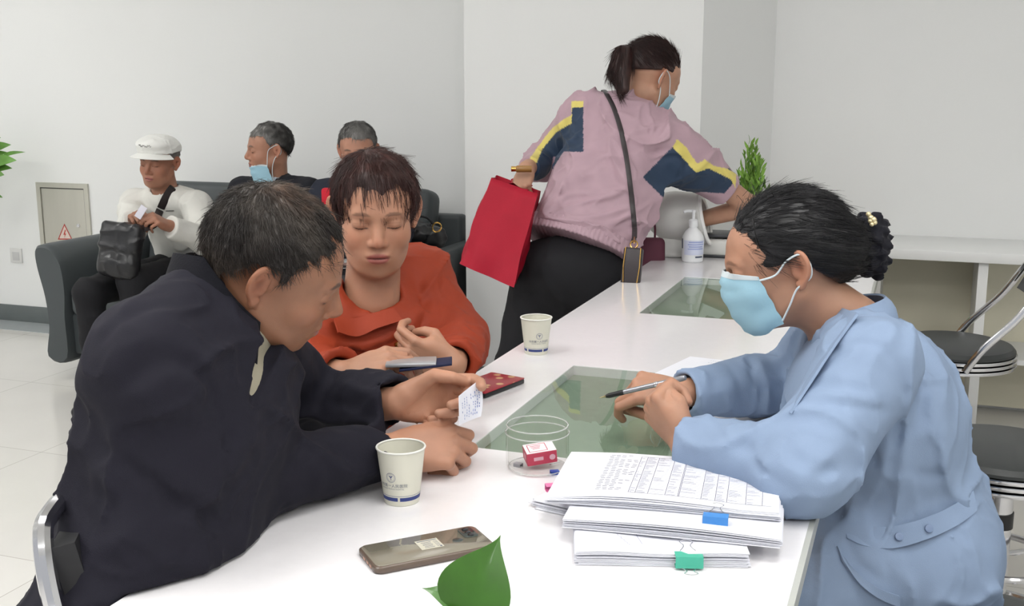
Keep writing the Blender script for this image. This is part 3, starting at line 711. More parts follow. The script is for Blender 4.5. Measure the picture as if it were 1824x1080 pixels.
# ---- plants
M_leafd = mat('leaf_green', (96, 142, 62), .45, var=.22, vscale=14)
M_pot = mat('white_pot', (225, 225, 222), .3)
def leaf(b, base, tip, w, nrmv, bend=.15, n=9, m=5, fold=.25, shape=None):
    base, tip = np.asarray(base, float), np.asarray(tip, float); L = np.linalg.norm(tip-base); d = (tip-base)/L; s = nrm(np.cross(nrmv, d)); N = np.cross(d, s); G = []
    for i in range(n+1):
        u = i/n; wd = w*(math.sin(math.pi*u**.75)**.9 if shape is None else shape(u)); row = []
        for j in range(m):
            v = j/(m-1)*2-1; row.append(base+d*L*u+N*(bend*L*math.sin(math.pi*u))+s*wd*v/2+N*(abs(v)*fold*wd/2))
        G.append(row)
    b.sheet(np.array(G), .0006)
def far_plant():
    c = onz(1334, 445, ZT); t = thing('potted_fern', 'bushy feathery green plant at the far end of the counter', 'plant', (c[0], c[1], ZT))
    b = MB(); b.lathe([(0, 0), (.04, 0), (.052, .09), (.055, .095), (.050, .094), (.047, .075), (0, .07)], 28, c=(c[0], c[1], ZT)); b.link('pot', M_pot, t)
    R = np.random.default_rng(2); fo = MB(); st = MB()
    for i in range(34):
        a = R.uniform(0, 6.28); r = R.uniform(.0, .06); h = R.uniform(.27, .43)*(1-.25*r/.055); top = c+V(math.cos(a)*r*1.4, math.sin(a)*r*1.4, h); p0 = c+V(math.cos(a)*r*.4, math.sin(a)*r*.4, .07); st.tube([p0, top], .0015, 5)
        for k in range(13):
            u = .22+.78*k/12; p = p0+(top-p0)*u; q = a+R.uniform(-2.2, 2.2); d = V(math.cos(q)*.55, math.sin(q)*.55, R.uniform(.8, 1.5)); leaf(fo, p, p+nrm(d)*R.uniform(.026, .048), .011, V(-math.sin(q), math.cos(q), .2), .1, 4, 3)
    fo.link('foliage', mat('fern_green', (120, 160, 66), .5, var=.3, vscale=20), t); st.link('stem', M_leafd, t)
far_plant()
def left_plant():
    c = onY(-130, 300, 4.80); t = thing('potted_plant', 'green leafy plant at the left wall beyond the metal wall box', 'plant', (c[0], c[1], 0)); z0 = .70
    b = MB(); b.lathe([(0, 0), (.11, 0), (.12, .03), (.05, .05), (.045, z0-.16), (.12, z0-.13), (.14, z0), (.13, z0+.005), (.12, z0-.03), (0, z0-.04)], 32, c=(c[0], c[1], 0)); b.link('pedestal_pot', M_pot, t)
    fo = MB(); R = np.random.default_rng(4)
    T_ = [((46, 271), .018), ((30, 286), .05), ((20, 258), .045), ((8, 312), .06), ((22, 300), .04), ((2, 245), .05), ((5, 352), .035), ((-20, 240), .05), ((-60, 230), .05), ((-100, 260), .05), ((-90, 320), .05), ((-40, 350), .05), ((-70, 290), .05), ((-30, 262), .06), ((15, 272), .03)]
    st = MB()
    for (x, y), w in T_:
        tip = onY(x, y, 4.78+R.uniform(-.05, .05)); o = V(c[0], c[1], z0-.03); mid = (o+tip)/2+V(0, 0, .10); bs = tip+(mid-tip)*.5; st.tube(crom([o, mid, bs], 5), .003, 6); leaf(fo, bs, tip, w*1.5, V(.1, -1, .6), .12, 8, 5)
    fo.link('foliage', M_leafd, t); st.link('stem', M_leafd, t)
left_plant()
def pothos():
    c = V(-.36, .70, ZT); t = thing('potted_pothos', 'pothos leaves poking in at the bottom of the counter front', 'plant', c)
    b = MB(); b.lathe([(0, 0), (.045, 0), (.06, .09), (.062, .098), (.056, .097), (.053, .08), (0, .075)], 32, c=c); b.link('pot', M_pot, t)
    m = mat('pothos_green', (56, 102, 26), .35, var=.22, vscale=30, stretch=(1, 1, .5), coat=.25)
    shp = lambda u: max(0, math.sin(math.pi*u**.56))**(.75+.7*u)
    L = [((818, 1098), (892, 953), .93, .052, cv(.35, .35, -1)), ((868, 1085), (751, 1048), .96, .026, cv(0, .7, -1)), ((800, 1180), (900, 1130), .9, .05, cv(0, .7, -1)), ((760, 1240), (680, 1160), .88, .05, cv(0, .8, -1)), ((700, 1230), (640, 1280), .9, .05, cv(0, .9, -.6))]
    for (bx, by), (tx, ty), tt, w, N in L:
        bs, tp = dep(bx, by, tt), dep(tx, ty, tt+.02); b = MB(); leaf(b, bs, tp, w*1.25, N, .06, 16, 9, .22, shp); b.link('leaf', m, t)
        b = MB(); q = c+V(0, 0, .085); b.tube(crom([q, (q+bs)/2+V(0, 0, .03), bs], 5), .0018, 6); b.link('stem', M_leafd, t)
pothos()

# ---- metal wall box and socket on the back wall
def wall_box():
    x0, x1, z1, z0 = -4.782, -4.414, .837, .362; t = thing('electrical_box', 'recessed metal electrical box door with a warning sticker on the back wall', 'wall box', ((x0+x1)/2, YB, z0)); m = mat('brushed_steel', (196, 194, 184), .38, .55, var=.06, stretch=(1, 1, .1)); w = .028
    b = MB(); y = YB-.006
    for xa, xb, za, zb in ((x0, x0+w, z0, z1), (x1-w, x1, z0, z1), (x0+w, x1-w, z1-w, z1), (x0+w, x1-w, z0, z0+w)): b.box(((xa+xb)/2, y, (za+zb)/2), (xb-xa, .012, zb-za))
    b.link('frame', m, t, smooth=False)
    b = MB(); b.box(((x0+x1)/2, YB-.002, (z0+z1)/2), (x1-x0-2*w-.006, .005, z1-z0-2*w-.006)); b.link('door', m, t, smooth=False)
    b = MB(); b.box((x1-w-.003, YB-.0035, (z0+z1)/2), (.006, .006, z1-z0-2*w)); b.box(((x0+x1)/2, YB-.0035, z1-w-.003), (x1-x0-2*w, .006, .006)); b.link('gap_shadow', mat('gap_shadow_black', (40, 40, 40), .6), t, smooth=False)  # dark strips painted as the shadow in the door gap
    q = onY(141, 402, YB); M = frame((q[0], YB-.005, q[2]), x=(1, 0, 0), y=(0, 0, 1)); b = MB(); b.lathe([(.011, 0), (.011, .006), (.006, .008), (0, .008)], 20, M); b.link('lock', M_chrome, t)
    A, B_, C_ = [onY(x, y_, YB-.0055) for x, y_ in ((114.5, 398.5), (103, 427), (129, 427))]; cen = (A+B_+C_)/3; red = mat('warning_red', (186, 60, 52), .5)
    b = MB(); inn = [cen+(p-cen)*.80 for p in (A, B_, C_)]; b.add([A, B_, C_, *inn], [(0, 1, 4, 3), (1, 2, 5, 4), (2, 0, 3, 5)]); b.link('sticker_border', red, t, smooth=False)
    b = MB(); b.add([p+V(0, .0003, 0) for p in (A, B_, C_)], [(0, 1, 2)]); b.link('sticker_face', mat('sticker_pale', (222, 206, 196), .6), t, smooth=False)
    s = np.linalg.norm(A-B_)/.05; bolt = [(.002, .016), (-.006, -.001), (0, .0), (-.003, -.011), (.006, .004), (.001, .003), (.006, .016)]
    b = MB(); b.add([cen+V(x*s*.8, -.0004, z*s*.8-.002) for x, z in bolt], [tuple(range(7))]); b.link('bolt_symbol', red, t, smooth=False)
wall_box()
def wall_socket():
    p = onY(30, 455, YB); t = thing('wall_socket', 'white square socket plate low on the back wall', 'socket', (p[0], YB, p[2])); m = mat('socket_white', (216, 216, 214), .4)
    b = MB(); b.box((p[0], YB-.004, p[2]), (.086, .008, .086), bev=.002); b.link('plate', m, t)
    b = MB(); b.box((p[0], YB-.0085, p[2]-.004), (.05, .002, .05), bev=.0008); b.link('insert', mat('socket_grey', (196, 196, 196), .5), t)
wall_socket()
# ------------------------------------------------------------------ people: anatomy helpers
def hframe(o, fwd, up): return frame(o, y=fwd, z=up)      # x right, y forward, z up
def hplace(px, py, t, local, fwd, up, s):
    """head frame so that the local point stands at distance t on the sight line"""
    M = hframe((0, 0, 0), fwd, up); M[:3, 3] = dep(px, py, t)-M[:3, :3]@(np.array(local)*s); return M
def lf(M, p): return tf(M, p)
def to_local(M, P): return (np.asarray(P)-M[:3, 3])@M[:3, :3]
def head(S, M, s=1., jaw=1., nose=1., cheek=1., ears=(1, 1), mouth_open=0., brow=1., lids=True):
    """canonical head added to S in frame M (origin between the ears)"""
    e = lambda c, r: ell(np.array(c)*s, np.array(r)*s, M)
    L = lambda *p: tf(M, np.array(p)*s)
    S.u(e((0, -.013, .03), (.074, .090, .083)), .02)
    S.u(e((0, .03, .03), (.066, .062, .06)), .02)
    S.u(e((0, .032, -.03), (.060*cheek, .062, .07)), .02)
    S.u(e((0, .03, -.072), (.050*jaw, .052, .036)), .025)
    S.u(e((0, .068, -.098), (.022*jaw, .018, .016)), .02)
    for x in (-1, 1):
        S.u(e((x*.036, .055, -.03), (.024*cheek, .026, .024)), .018)
        S.u(rcone(L(x*.052, -.005, -.05), L(x*.03, .055, -.092), .014*s*jaw, .012*s), .02)
        S.cut(e((x*.031, .106, .002), (.019, .02, .0125)), .016)
        S.u(e((x*.031, .0765, .0), (.0165, .0135, .0125)), .004)
    S.u(e((0, .076, .02), (.045, .018, .011)), .014)
    for x in (-1, 1): S.u(rcone(L(x*.012, .089, .0155), L(x*.042, .073, .0175), .006*s*brow, .004*s), .01)
    S.u(rcone(L(0, .088, .008), L(0, .106*(.5+.5*nose), -.027), .0075*s, .0095*s), .012)
    S.u(e((0, .103+.006*(nose-1), -.033), (.0105*nose, .0105, .0088)), .006)
    for x in (-1, 1):
        S.u(e((x*.0125*nose, .0945, -.036), (.0072, .009, .0068)), .005)
        S.cut(e((x*.0065, .1, -.0435), (.0035, .005, .003)), .003)
    S.u(e((0, .068, -.062), (.034, .026, .028)), .016)
    o = mouth_open
    S.u(e((0, .0925, -.0585), (.0215, .0085, .0052)), .006)
    S.u(e((0, .091, -.0695-o), (.019, .009, .0062)), .006)
    S.cut(e((0, .1025, -.0645-o/2), (.0235, .013, .0011+o*.5)), .003)
    for x, on in ((-1, ears[0]), (1, ears[1])):
        if not on: continue
        # ear: rim, lobe, hollow
        E0 = frame(L(x*.0725, -.007, -.006), y=M[:3, :3]@np.array([x*.62, -.78, .05]), z=M[:3, :3]@np.array([0, .12, .99]))
        q = lambda a, b, c=0: tf(E0, np.array([c, a, b])*s)
        rim = crom([q(.0, .006), q(.002, .022), q(.012, .031), q(.024, .026), q(.029, .01), q(.025, -.008), q(.015, -.02), q(.006, -.028), q(.001, -.022)], 3)
        S.u(ell(np.array((0, .013, .004))*s, np.array((.0035, .0145, .026))*s, E0), .006)
        S.u(chain(rim, [.0042*s]*len(rim)), .003)
        S.u(ell(np.array((0, .007, -.026))*s, np.array((.004, .007, .0085))*s, E0), .004)
        S.cut(ell(np.array((-x*.0065, .013, .004))*s, np.array((.0062, .0085, .0140))*s, E0), .002)
        S.u(rcone(q(.0, -.002), q(.002, -.01), .005*s, .004*s), .004)
def skin_color(base, M, s=1., brow=(40, 30, 26), lip=(170, 95, 85), blush=.12, lash=True, stub=0., stub_fn=None, lipw=1., brows=1., lit_hand_col=None):
    b = np.array(srgb(*base)[:3]); br = np.array(srgb(*brow)[:3]); lp = np.array(srgb(*lip)[:3]); red = b*np.array([1.08, .82, .76])
    def fn(P):
        C = np.tile(b, (len(P), 1)); q = to_local(M, P)/s
        n = noise3(P, 25, 3)[:, None]*.5+noise3(P, 90, 5)[:, None]*.5; C = C*(1+.05*n)
        def mix(w, col): nonlocal C; w = np.clip(w, 0, 1)[:, None]; C = C*(1-w)+col*w
        near = np.linalg.norm(q, axis=1) < .2; fr = near & (q[:, 1] > .03)
        g = lambda c, r: np.exp(-(((q-np.array(c))/np.array(r))**2).sum(1))
        for x in (-1, 1):
            mix(blush*3*g((x*.042, .07, -.03), (.022, .05, .02))*fr, red)
            mix(.6*g((x*.08, -.02, 0), (.02, .025, .035))*near, red*1.05); mix(.75*g((x*.079, -.016, -.002), (.009, .006, .010))*near, b*np.array([.55, .38, .33]))
        mix(.5*g((0, .108, -.032), (.014, .02, .012))*fr, red)
        # lips
        w = np.clip((1-((q[:, 0]/.0235)**2+((q[:, 2]+.0645)/.0115)**2))*3, 0, 1)*(q[:, 1] > .075)*near; mix(w*.85*lipw, lp)
        w = np.clip((1-((q[:, 0]/.024)**2+((q[:, 2]+.0645)/.0016)**2))*3, 0, 1)*(q[:, 1] > .075)*near; mix(w*.8, lp*.25)
        for x in (-1, 1):
            xx = q[:, 0]*x; cz = .0185+.0035*np.sin(np.clip((xx-.012)/.034, 0, 1)*3.14)
            w = np.clip((1-(((xx-.03)/.0185)**2+((q[:, 2]-cz)/.0042)**2))*2.2, 0, 1)*(q[:, 1] > .045)*near; mix(w*.8*brows, br)
            if lash:
                cz = -.0055-.0025*np.cos((xx-.031)/.015*1.5)
                w = np.clip((1-(((xx-.031)/.0155)**2+((q[:, 2]-cz)/.0016)**2))*3, 0, 1)*(q[:, 1] > .05)*near; mix(w*.9, np.array([.012, .008, .007]))
                cz = .0045-.0015*((xx-.031)/.012)**2
                w = np.clip((1-(((xx-.031)/.015)**2+((q[:, 2]-cz)/.0009)**2))*3, 0, 1)*(q[:, 1] > .05)*near; mix(w*.35, b*.35)
        if stub_fn is not None: mix(stub_fn(q)*near, br)
        if lit_hand_col is not None: mix(np.clip((np.linalg.norm(q, axis=1)-.25)*8, 0, 1), np.array(srgb(*lit_hand_col)[:3])*(1+.05*n))  # hands lighter than the face: the difference in light is put into the colour
        return C
    return fn
def neck(S, M, base, r1=.055, r2=.062, s=1.):
    S.u(rcone(tf(M, np.array([0, -.022, -.055])*s), base, r1, r2), .03)
FB = [(-.028, .088), (-.0095, .093), (.0095, .089), (.027, .079)]
FL = [(.043, .025, .021), (.047, .029, .022), (.044, .027, .021), (.034, .02, .019)]
FR = [(.0098, .0088, .0082, .007), (.0100, .009, .0084, .0072), (.0095, .0087, .008, .007), (.0085, .0077, .0072, .0062)]
def hand(S, M, side, curls, thumb, s=1., splay=(.08, .02, -.04, -.12), fat=1.):
    """side +1 right hand, -1 left; M: y to the fingers, z out of the back of the hand. curls: four (a1,a2,a3) in degrees.
    thumb: three local points from knuckle to tip (thumb side is -x for a right hand)"""
    L = lambda p: tf(M, np.array([p[0]*side, p[1], p[2]])*s)
    tips = []
    S.u(ell(np.array((.0*side, .045, -.003))*s, np.array((.037, .05, .0145*fat))*s, M), .012)
    for i, (bx, by) in enumerate(FB): S.u(rcone(L((bx*.5, .008, 0)), L((bx, by, .001)), .0125*s*fat, .0108*s), .008)
    S.u(rcone(L((-.016, .018, -.008)), L((-.03, .055, -.008)), .0165*s*fat, .0135*s), .012)
    S.u(ell(np.array((.02*side, .035, -.01))*s, np.array((.014, .034, .013))*s, M), .01)
    for i, (bx, by) in enumerate(FB):
        a = 0; p = np.array([bx, by, .001]); P = [L(p)]
        for k in range(3):
            a += math.radians(curls[i][k]); sp = splay[i]*math.cos(a)
            p = p+np.array([-math.sin(sp), math.cos(a)*math.cos(sp), -math.sin(a)])*FL[i][k]; P.append(L(p))
        S.u(chain(P, [r*s*fat for r in FR[i]]), .0035); tips.append(P)
    T = [L((-.024, .03, -.008))]+[L(t) for t in thumb]
    S.u(chain(T, [.0145*s*fat, .0118*s, .0105*s, .0082*s]), .005); tips.append(T)
    return tips
RELAX = [(20, 25, 15), (25, 30, 18), (30, 32, 20), (35, 35, 22)]
FIST = [(75, 85, 45), (78, 88, 45), (80, 88, 45), (80, 85, 45)]
THUMB = [(-.045, .058, -.018), (-.05, .085, -.024), (-.048, .108, -.03)]
M_skin = mat('skin', attr=True, rough=.5, sss=.12, var=.05, vscale=30, bump=.12, bscale=900)
def fabric(name, col=(128,128,128), rough=.85, bump=.25, bscale=700, var=.05, sheen=.0, attr=False):
    return mat(name, col, rough, bump=bump, bscale=bscale, var=var, vscale=14, sheen=min(sheen, .06), attr=attr, spec=.3)
def fold_px(S, lines, t0=.8):
    """creases and ridges of the cloth. lines: (points, amplitude m, width m), points looked up on the cloth itself"""
    base = S.copy()
    for pts, amp, w in lines:
        P = [base.hit(x, y, t0) for x, y in pts]; P = [p for p in P if p is not None]
        if len(P) < 2: continue
        P = crom(P, 3); c = P.mean(0); R = np.linalg.norm(P-c, axis=1).max()+3*w; n = len(P)
        amps = np.sin(np.linspace(.25, math.pi-.25, n))*amp
        def fn(X, P=P, c=c, R=R, w=w, amps=amps):
            out = np.zeros(len(X)); idx = np.nonzero(np.linalg.norm(X-c, axis=1) < R)[0]
            if not len(idx): return out
            Y = X[idx]; best = np.full(len(Y), 9.); av = np.zeros(len(Y))
            for i in range(len(P)-1):
                a, b = P[i], P[i+1]; ba = b-a; h = np.clip((Y-a)@ba/(ba@ba+1e-12), 0, 1); d = np.linalg.norm(Y-a-h[:, None]*ba, axis=1)
                m = d < best; best[m] = d[m]; av[m] = (amps[i]*(1-h)+amps[i+1]*h)[m]
            out[idx] = -av*np.exp(-(best/w)**2); return out
        S.d(fn)
def rumple(S, amp=.003, scale=(14, 14, 6), seed=1, M=None):
    sc = np.array(scale, float); R = np.eye(3) if M is None else M[:3, :3]
    def fn(P):
        Q = (P@R)*sc; w = noise3(Q, .7, seed+9); n = noise3(Q+w[:, None]*.8, 1, seed); return -amp*((1-np.abs(n))**5*1.9-.5)+amp*.45*noise3(Q, 2.3, seed+5)
    S.d(fn)
def cuff_line(S, a, b, r, n=2): pass
def strands(name, M_h, roots, nrms, dirfn, length, m, parent, rad=.0007, seg=5, lift=.15, clump=.3, keep_fn=None, cols=None, push=None):
    """hair strands as thin tapered tubes in one mesh"""
    n = len(roots); P = roots.copy(); N = nrms.copy(); L = length*(.6+.8*RNG.random(n)) if np.isscalar(length) else length
    pts = [P.copy()]; jit = RNG.normal(0, 1, (n, 3))*clump; D0 = None
    for k in range(seg):
        D = dirfn(P)+jit*.6; D = D-N*(D*N).sum(1)[:, None]*(1-.0); D /= np.linalg.norm(D, axis=1)[:, None]+1e-9
        D = D+N*lift*(1 if k == 0 else -.15+.3*(k == 1)); D /= np.linalg.norm(D, axis=1)[:, None]
        P = P+D*(L/seg)[:, None]
        if push is not None:
            d = push(P); bad = d < .0006
            if bad.any():
                G = np.stack([push(P[bad]+np.eye(3)[i]*.001)-push(P[bad]-np.eye(3)[i]*.001) for i in range(3)], 1); G /= np.linalg.norm(G, axis=1)[:, None]+1e-9
                P[bad] += G*(.0006-d[bad])[:, None]; N[bad] = G
        pts.append(P.copy())
    pts = np.stack(pts, 1); T = np.gradient(pts, axis=1); T /= np.linalg.norm(T, axis=2)[..., None]+1e-9
    A = np.cross(T, nrms[:, None]+.01); A /= np.linalg.norm(A, axis=2)[..., None]+1e-9; B = np.cross(T, A)
    w = rad*np.linspace(1, .25, seg+1)[None, :, None]; V3 = []
    for k in range(3): t = 2.0944*k; V3.append(pts+w*(math.cos(t)*A+math.sin(t)*B))
    V3 = np.stack(V3, 2); v = V3.reshape(-1, 3); F = []
    base = (np.arange(n)*(seg+1)*3)[:, None]
    for i in range(seg):
        for k in range(3): q = (k+1) % 3; F.append(base+np.array([i*3+k, i*3+q, (i+1)*3+q, (i+1)*3+k])[None])
    F = np.concatenate(F); return v, F
def pick(v, q, S, n, fn=None):
    """random points on a mesh with normals"""
    c = v[q].mean(1); ctr = v.mean(0); N_ = S.normal(c); c = c[(N_*((c-ctr)/(np.linalg.norm(c-ctr, axis=1)[:, None]+1e-9))).sum(1) > .55]
    if fn is not None: c = c[fn(c)]
    if not len(c): return np.zeros((0, 3)), np.zeros((0, 3))
    i = RNG.integers(0, len(c), n); P = c[i]+RNG.normal(0, .0012, (n, 3)); return P, S.normal(P)
def hair_mesh(name, S, lo, hi, h, m, parent, dirfn, n=3000, length=.04, rad=.0007, lift=.12, clump=.3, sel=None, seg=5, color=None, it=1, label=None):
    v, q = net(S, lo, hi, h); v = relax(v, q, it, .5)
    R, N = pick(v, q, S, n, sel)
    if len(R):
        v2, q2 = strands(name, None, R, N, dirfn, length, m, parent, rad, seg, lift, clump, push=lambda P: S(P, False))
        q = np.concatenate([q, q2+len(v)]); v = np.concatenate([v, v2])
    o = link(name, v, q, m, parent, True, cols=color(v) if color else None)
    if label: o['label'] = label
    return o
def torso_frame(pelvis, neckb, shR):
    up = nrm(np.asarray(neckb)-pelvis); right = nrm(np.asarray(shR)-neckb); fwd = nrm(np.cross(up, right)); return frame(pelvis, y=fwd, z=up)
def bbox(pts, pad): P = np.asarray(pts, float); return P.min(0)-pad, P.max(0)+pad
def strip(name, A, B, th, m, parent, nsub=1, bulge=0, label=None, n=24, N=None):
    """collar / band: a sheet between the curves A and B"""
    A = crom(A, 8); B = crom(B, 8); P = []
    for k in range(5):
        t = k/4; row = A*(1-t)+B*t
        if bulge: row = row+(N if N is not None else 0)*bulge*math.sin(math.pi*t)
        P.append(row)
    b = MB(); b.sheet(np.array(P), th); o = b.link(name, m, parent, auto=1.2)
    if label: o['label'] = label
    return o
def px_curve(S, pts, off=.002, t0=.8, disp=False):
    """curve lying on the surface S seen at the given points"""
    out = []
    for x, y in pts:
        p = S.hit(x, y, t0, disp=disp)
        if p is None: continue
        out.append(p+S.normal(p[None])[0]*off)
    return np.array(out)
def collar(name, M, low, high, a0, a1, th, m, parent, n=40, rows=6, mid=None):
    """stand or turned collar. M: frame at the neck base, z up the neck, y front. low/high: fn(angle)->(radius x, radius y, height). angle 0 = front, runs a0..a1 (deg)"""
    P = []
    for k in range(rows):
        t = k/(rows-1); row = []
        for i in range(n):
            a = math.radians(a0+(a1-a0)*i/(n-1)); l = low(a); h = high(a)
            rx, ry, z = [l[j]*(1-t)+h[j]*t for j in range(3)]
            if mid: q = mid(a); w = 4*t*(1-t); rx += q[0]*w; ry += q[0]*w; z += q[1]*w
            row.append(tf(M, (rx*math.sin(a), ry*math.cos(a), z)))
        P.append(row)
    b = MB(); b.sheet(np.array(P), th); return b.link(name, m, parent, auto=1.2)
def shoe(name, ankle, fwd, m, parent, s=1.):
    M = hframe(np.array([ankle[0], ankle[1], 0]), fwd, (0, 0, 1)); S = Sdf(); e = lambda c, r: ell(np.array(c)*s, np.array(r)*s, M)
    S.u(e((0, .0, .045), (.036, .05, .045)), .02); S.u(e((0, .08, .035), (.042, .09, .034)), .02); S.u(e((0, .05, .012), (.042, .12, .014)), .01)
    S.keep(half((0, 0, .002), (0, 0, -1)))
    c = tf(M, (0, .06, .04)); return sdf_obj(name, S, [(c-.16, c+.16, .008)], m, parent)
def trousers(name, hipR, hipL, kR, kL, aR, aL, m, parent, h=.009, r=(.095, .068, .052), pel=None):
    S = Sdf()
    S.u(rcone(hipR, hipL, .105), .04)
    if pel is not None: S.u(pel, .04)
    for hp, k, a in ((hipR, kR, aR), (hipL, kL, aL)): S.u(rcone(hp, k, r[0], r[1]), .03); S.u(rcone(k, a, r[1]-.004, r[2]), .02)
    rumple(S, .004, (9, 9, 9), 4)
    lo, hi = bbox([hipR, hipL, kR, kL, aR, aL], .2 if pel is not None else .13); return S, sdf_obj(name, S, [(lo, hi, h)], m, parent)
def side_chair(name, label, c, face, zs=.45, group=None, low=0., hw=.225):
    """padded chair with a chrome tube frame; face = unit vector the seat looks along"""
    t = thing(name, label, 'chair', (c[0], c[1], 0), group); M = hframe((c[0], c[1], 0), face, (0, 0, 1))
    b = MB(); b.box((0, 0, zs-.03), (.44, .42, .06), M, bev=.02, seg=3); b.link('seat', M_blackpad, t)
    b = MB(); P = [[tf(M, (x, -.235-.05*v+.03*(x/.22)**2, zs+.16+(.30-low)*v)) for x in np.linspace(-hw+.01, hw-.01, 9)] for v in np.linspace(0, 1, 6)]
    b.sheet(P, .03); b.link('backrest', M_blackpad, t)
    for s in (-1, 1):
        b = MB(); b.tube(crom([tf(M, p) for p in ((s*.225, .2, .0), (s*.225, .19, .2), (s*.225, .18, zs-.06))], 5), .0115); b.link('leg', M_chrome, t)
        b = MB(); b.tube(crom([tf(M, p) for p in ((s*.225, -.2, .0), (s*.225, -.19, .2), (s*.225, -.2, zs-.02), (s*(hw+.011), -.235, zs+.15), (s*(hw+.011), -.27, zs+.38-low), (s*(hw-.015), -.29, zs+.465-low), (s*.13, -.295, zs+.485-low), (0, -.3, zs+.487-low))], 6), .0125)
        b.link('leg', M_chrome, t); 
    return t
M_blackpad = mat('black_pad', (34, 34, 36), .55, var=.05, bump=.1)
# ------------------------------------------------------------------ man in the navy jacket, near end of the counter
def person_a():
    t = thing('person', 'person in dark navy jacket leaning on the counter and reading a small paper slip', 'person', (-1.12, 1.03, 0))
    pel = V(-.955, 1.125, .60); nb = dep(402, 566, 1.585); shR = dep(272, 655, 1.43); shL = dep(425, 600, 1.74)
    elR = V(-.915, 1.245, .825); wrR = onz(706, 800, .812); elL = V(-.985, 1.64, .82); wrL = onz(708, 718, .868)
    T = torso_frame(pel, nb, shR); at = lambda x, y, z: tf(T, (x, y, z))
    Ls = np.linalg.norm(nb-pel)
    hs = .96; H = hplace(461, 512, 1.50, (.078, -.015, -.006), cv(.86, -.36, .28), cv(.38, .86, -.32), hs)
    # skin
    S = Sdf(); head(S, H, hs, jaw=1.12, nose=1.1, cheek=1.05, ears=(0, 1), brow=1.2)
    neck(S, H, nb+V(0, 0, .01), .055, .050, hs)
    S.u(ell((0, -.01, .36), (.13, .08, .10), T), .03); S.u(ell((0, 0, .2), (.13, .1, .2), T), .05)
    for a, b, c in ((shR, elR, wrR), (shL, elL, wrL)): S.u(rcone(a, b, .045, .036), .03); S.u(rcone(b, c, .036, .027), .02)
    MR = frame(wrR, y=cv(.97, .0, .22), z=cv(-.22, .45, -.86)); ML = frame(wrL, y=cv(.97, .12, .2), z=cv(-.12, .25, .93))
    hand(S, MR, 1, [(38, 62, 30), (45, 66, 32), (55, 70, 35), (66, 72, 35)], [(-.042, .062, -.022), (-.03, .088, -.034), (-.018, .108, -.038)], 1.02, fat=1.1)
    hand(S, ML, -1, [(32, 40, 22), (60, 66, 38), (72, 74, 42), (80, 76, 42)], [(-.046, .062, -.022), (-.040, .09, -.028), (-.028, .115, -.026)], 1.0, fat=1.1)
    base = (142, 98, 74)
    sc = skin_color(base, H, hs, brow=(52, 42, 36), lip=(150, 92, 84), blush=.14, lit_hand_col=(182, 132, 106))
    boxes = [(H[:3, 3]-.155, H[:3, 3]+.155, .0022)]
    for M in (MR, ML): c = tf(M, (0, .07, 0)); boxes.append((c-.105, c+.105, .0019))
    lo, hi = bbox([nb, at(0, 0, .1), shR, shL, elR, wrR, elL, wrL], .06); boxes.append((lo, hi, .008))
    sdf_obj('body', S, boxes, M_skin, t, sc)
    # jacket
    J = Sdf()
    J.u(ell((0, -.012, .33), (.19, .14, .17), T), .05); J.u(ell((0, -.015, .43), (.165, .105, .12), T), .05)
    J.u(ell((0, -.01, .14), (.18, .13, .20), T), .06); J.u(ell((0, -.03, .0), (.19, .14, .14), T), .06)
    J.u(rcone(nb+V(-.02, 0, -.015), shR, .066, .072), .04); J.u(rcone(nb+V(-.02, 0, -.015), shL, .066, .07), .04)
    J.u(rcone(shR, elR, .082, .07), .03); J.u(rcone(elR, wrR+(wrR-elR)*.02, .066, .045), .018)
    J.u(rcone(shL, elL, .078, .066), .03); J.u(rcone(elL, wrL+(wrL-elL)*.05, .066, .05), .018)
    J.keepp(half(V(0, 0, ZT+.004), (0, 0, -1)) if 0 else (lambda P: np.where(P[:, 0] > CX0-.004, (ZT+.003)-P[:, 2], -1.)), .002)
    NA = nrm(H[:3, 3]-nb)
    J.cutp(rcone(nb+NA*.012, nb+NA*.2, .062, .078), .01)
    fr = at(0, .13, .34)
    pv = J.hit(452, 716, 1.3)
    J.cutp(rcone(nb+T[:3, 1]*.075+V(0, 0, .01), pv, .030, .007), .006)
    for el, wr in ((elR, wrR), (elL, wrL)):
        d = nrm(wr-el); e = wr+d*.004; J.keepp(lambda P, e=e, d=d, w=wr: np.where(np.linalg.norm(P-w, axis=1) < .11, (P-e)@d, -1.), .002); J.cutp(rcone(e-d*.03, e+d*.1, .034, .040), .003)
    rumple(J, .006, (7, 7, 12), 11); rumple(J, .0025, (20, 20, 20), 12)
    fold_px(J, [
        ([(205, 705), (255, 655), (320, 640), (375, 690), (400, 760), (412, 820)], -.010, .011),
        ([(190, 725), (260, 720), (330, 735), (390, 790)], .007, .016),
        ([(200, 800), (260, 850), (320, 900), (390, 930)], -.010, .010),
        ([(190, 770), (280, 830), (360, 880)], .007, .018),
        ([(395, 780), (402, 830), (398, 880)], -.007, .008),
        ([(420, 790), (450, 800), (460, 830)], -.006, .007),
        ([(560, 790), (600, 800), (625, 830)], -.007, .008),
        ([(520, 800), (560, 830), (570, 870)], .005, .012),
        ([(170, 620), (230, 560), (300, 540)], -.005, .010),
        ([(150, 820), (140, 900), (180, 960)], -.007, .014),
        ([(160, 990), (220, 960), (330, 930)], .007, .016),
        ([(560, 690), (600, 720), (640, 720)], -.006, .010),
        ([(600, 680), (660, 700), (690, 690)], .005, .010)])
    lo, hi = bbox([at(0, 0, -.1), nb, shR, shL, elR, wrR, elL, wrL, at(.1, .1, 0), at(-.1, -.1, 0)], .13)
    sdf_obj('jacket', J, [(lo, hi, .0048)], fabric('navy_cloth', (25, 24, 34), .85), t)
    NM = hframe(nb, T[:3, 1], NA)
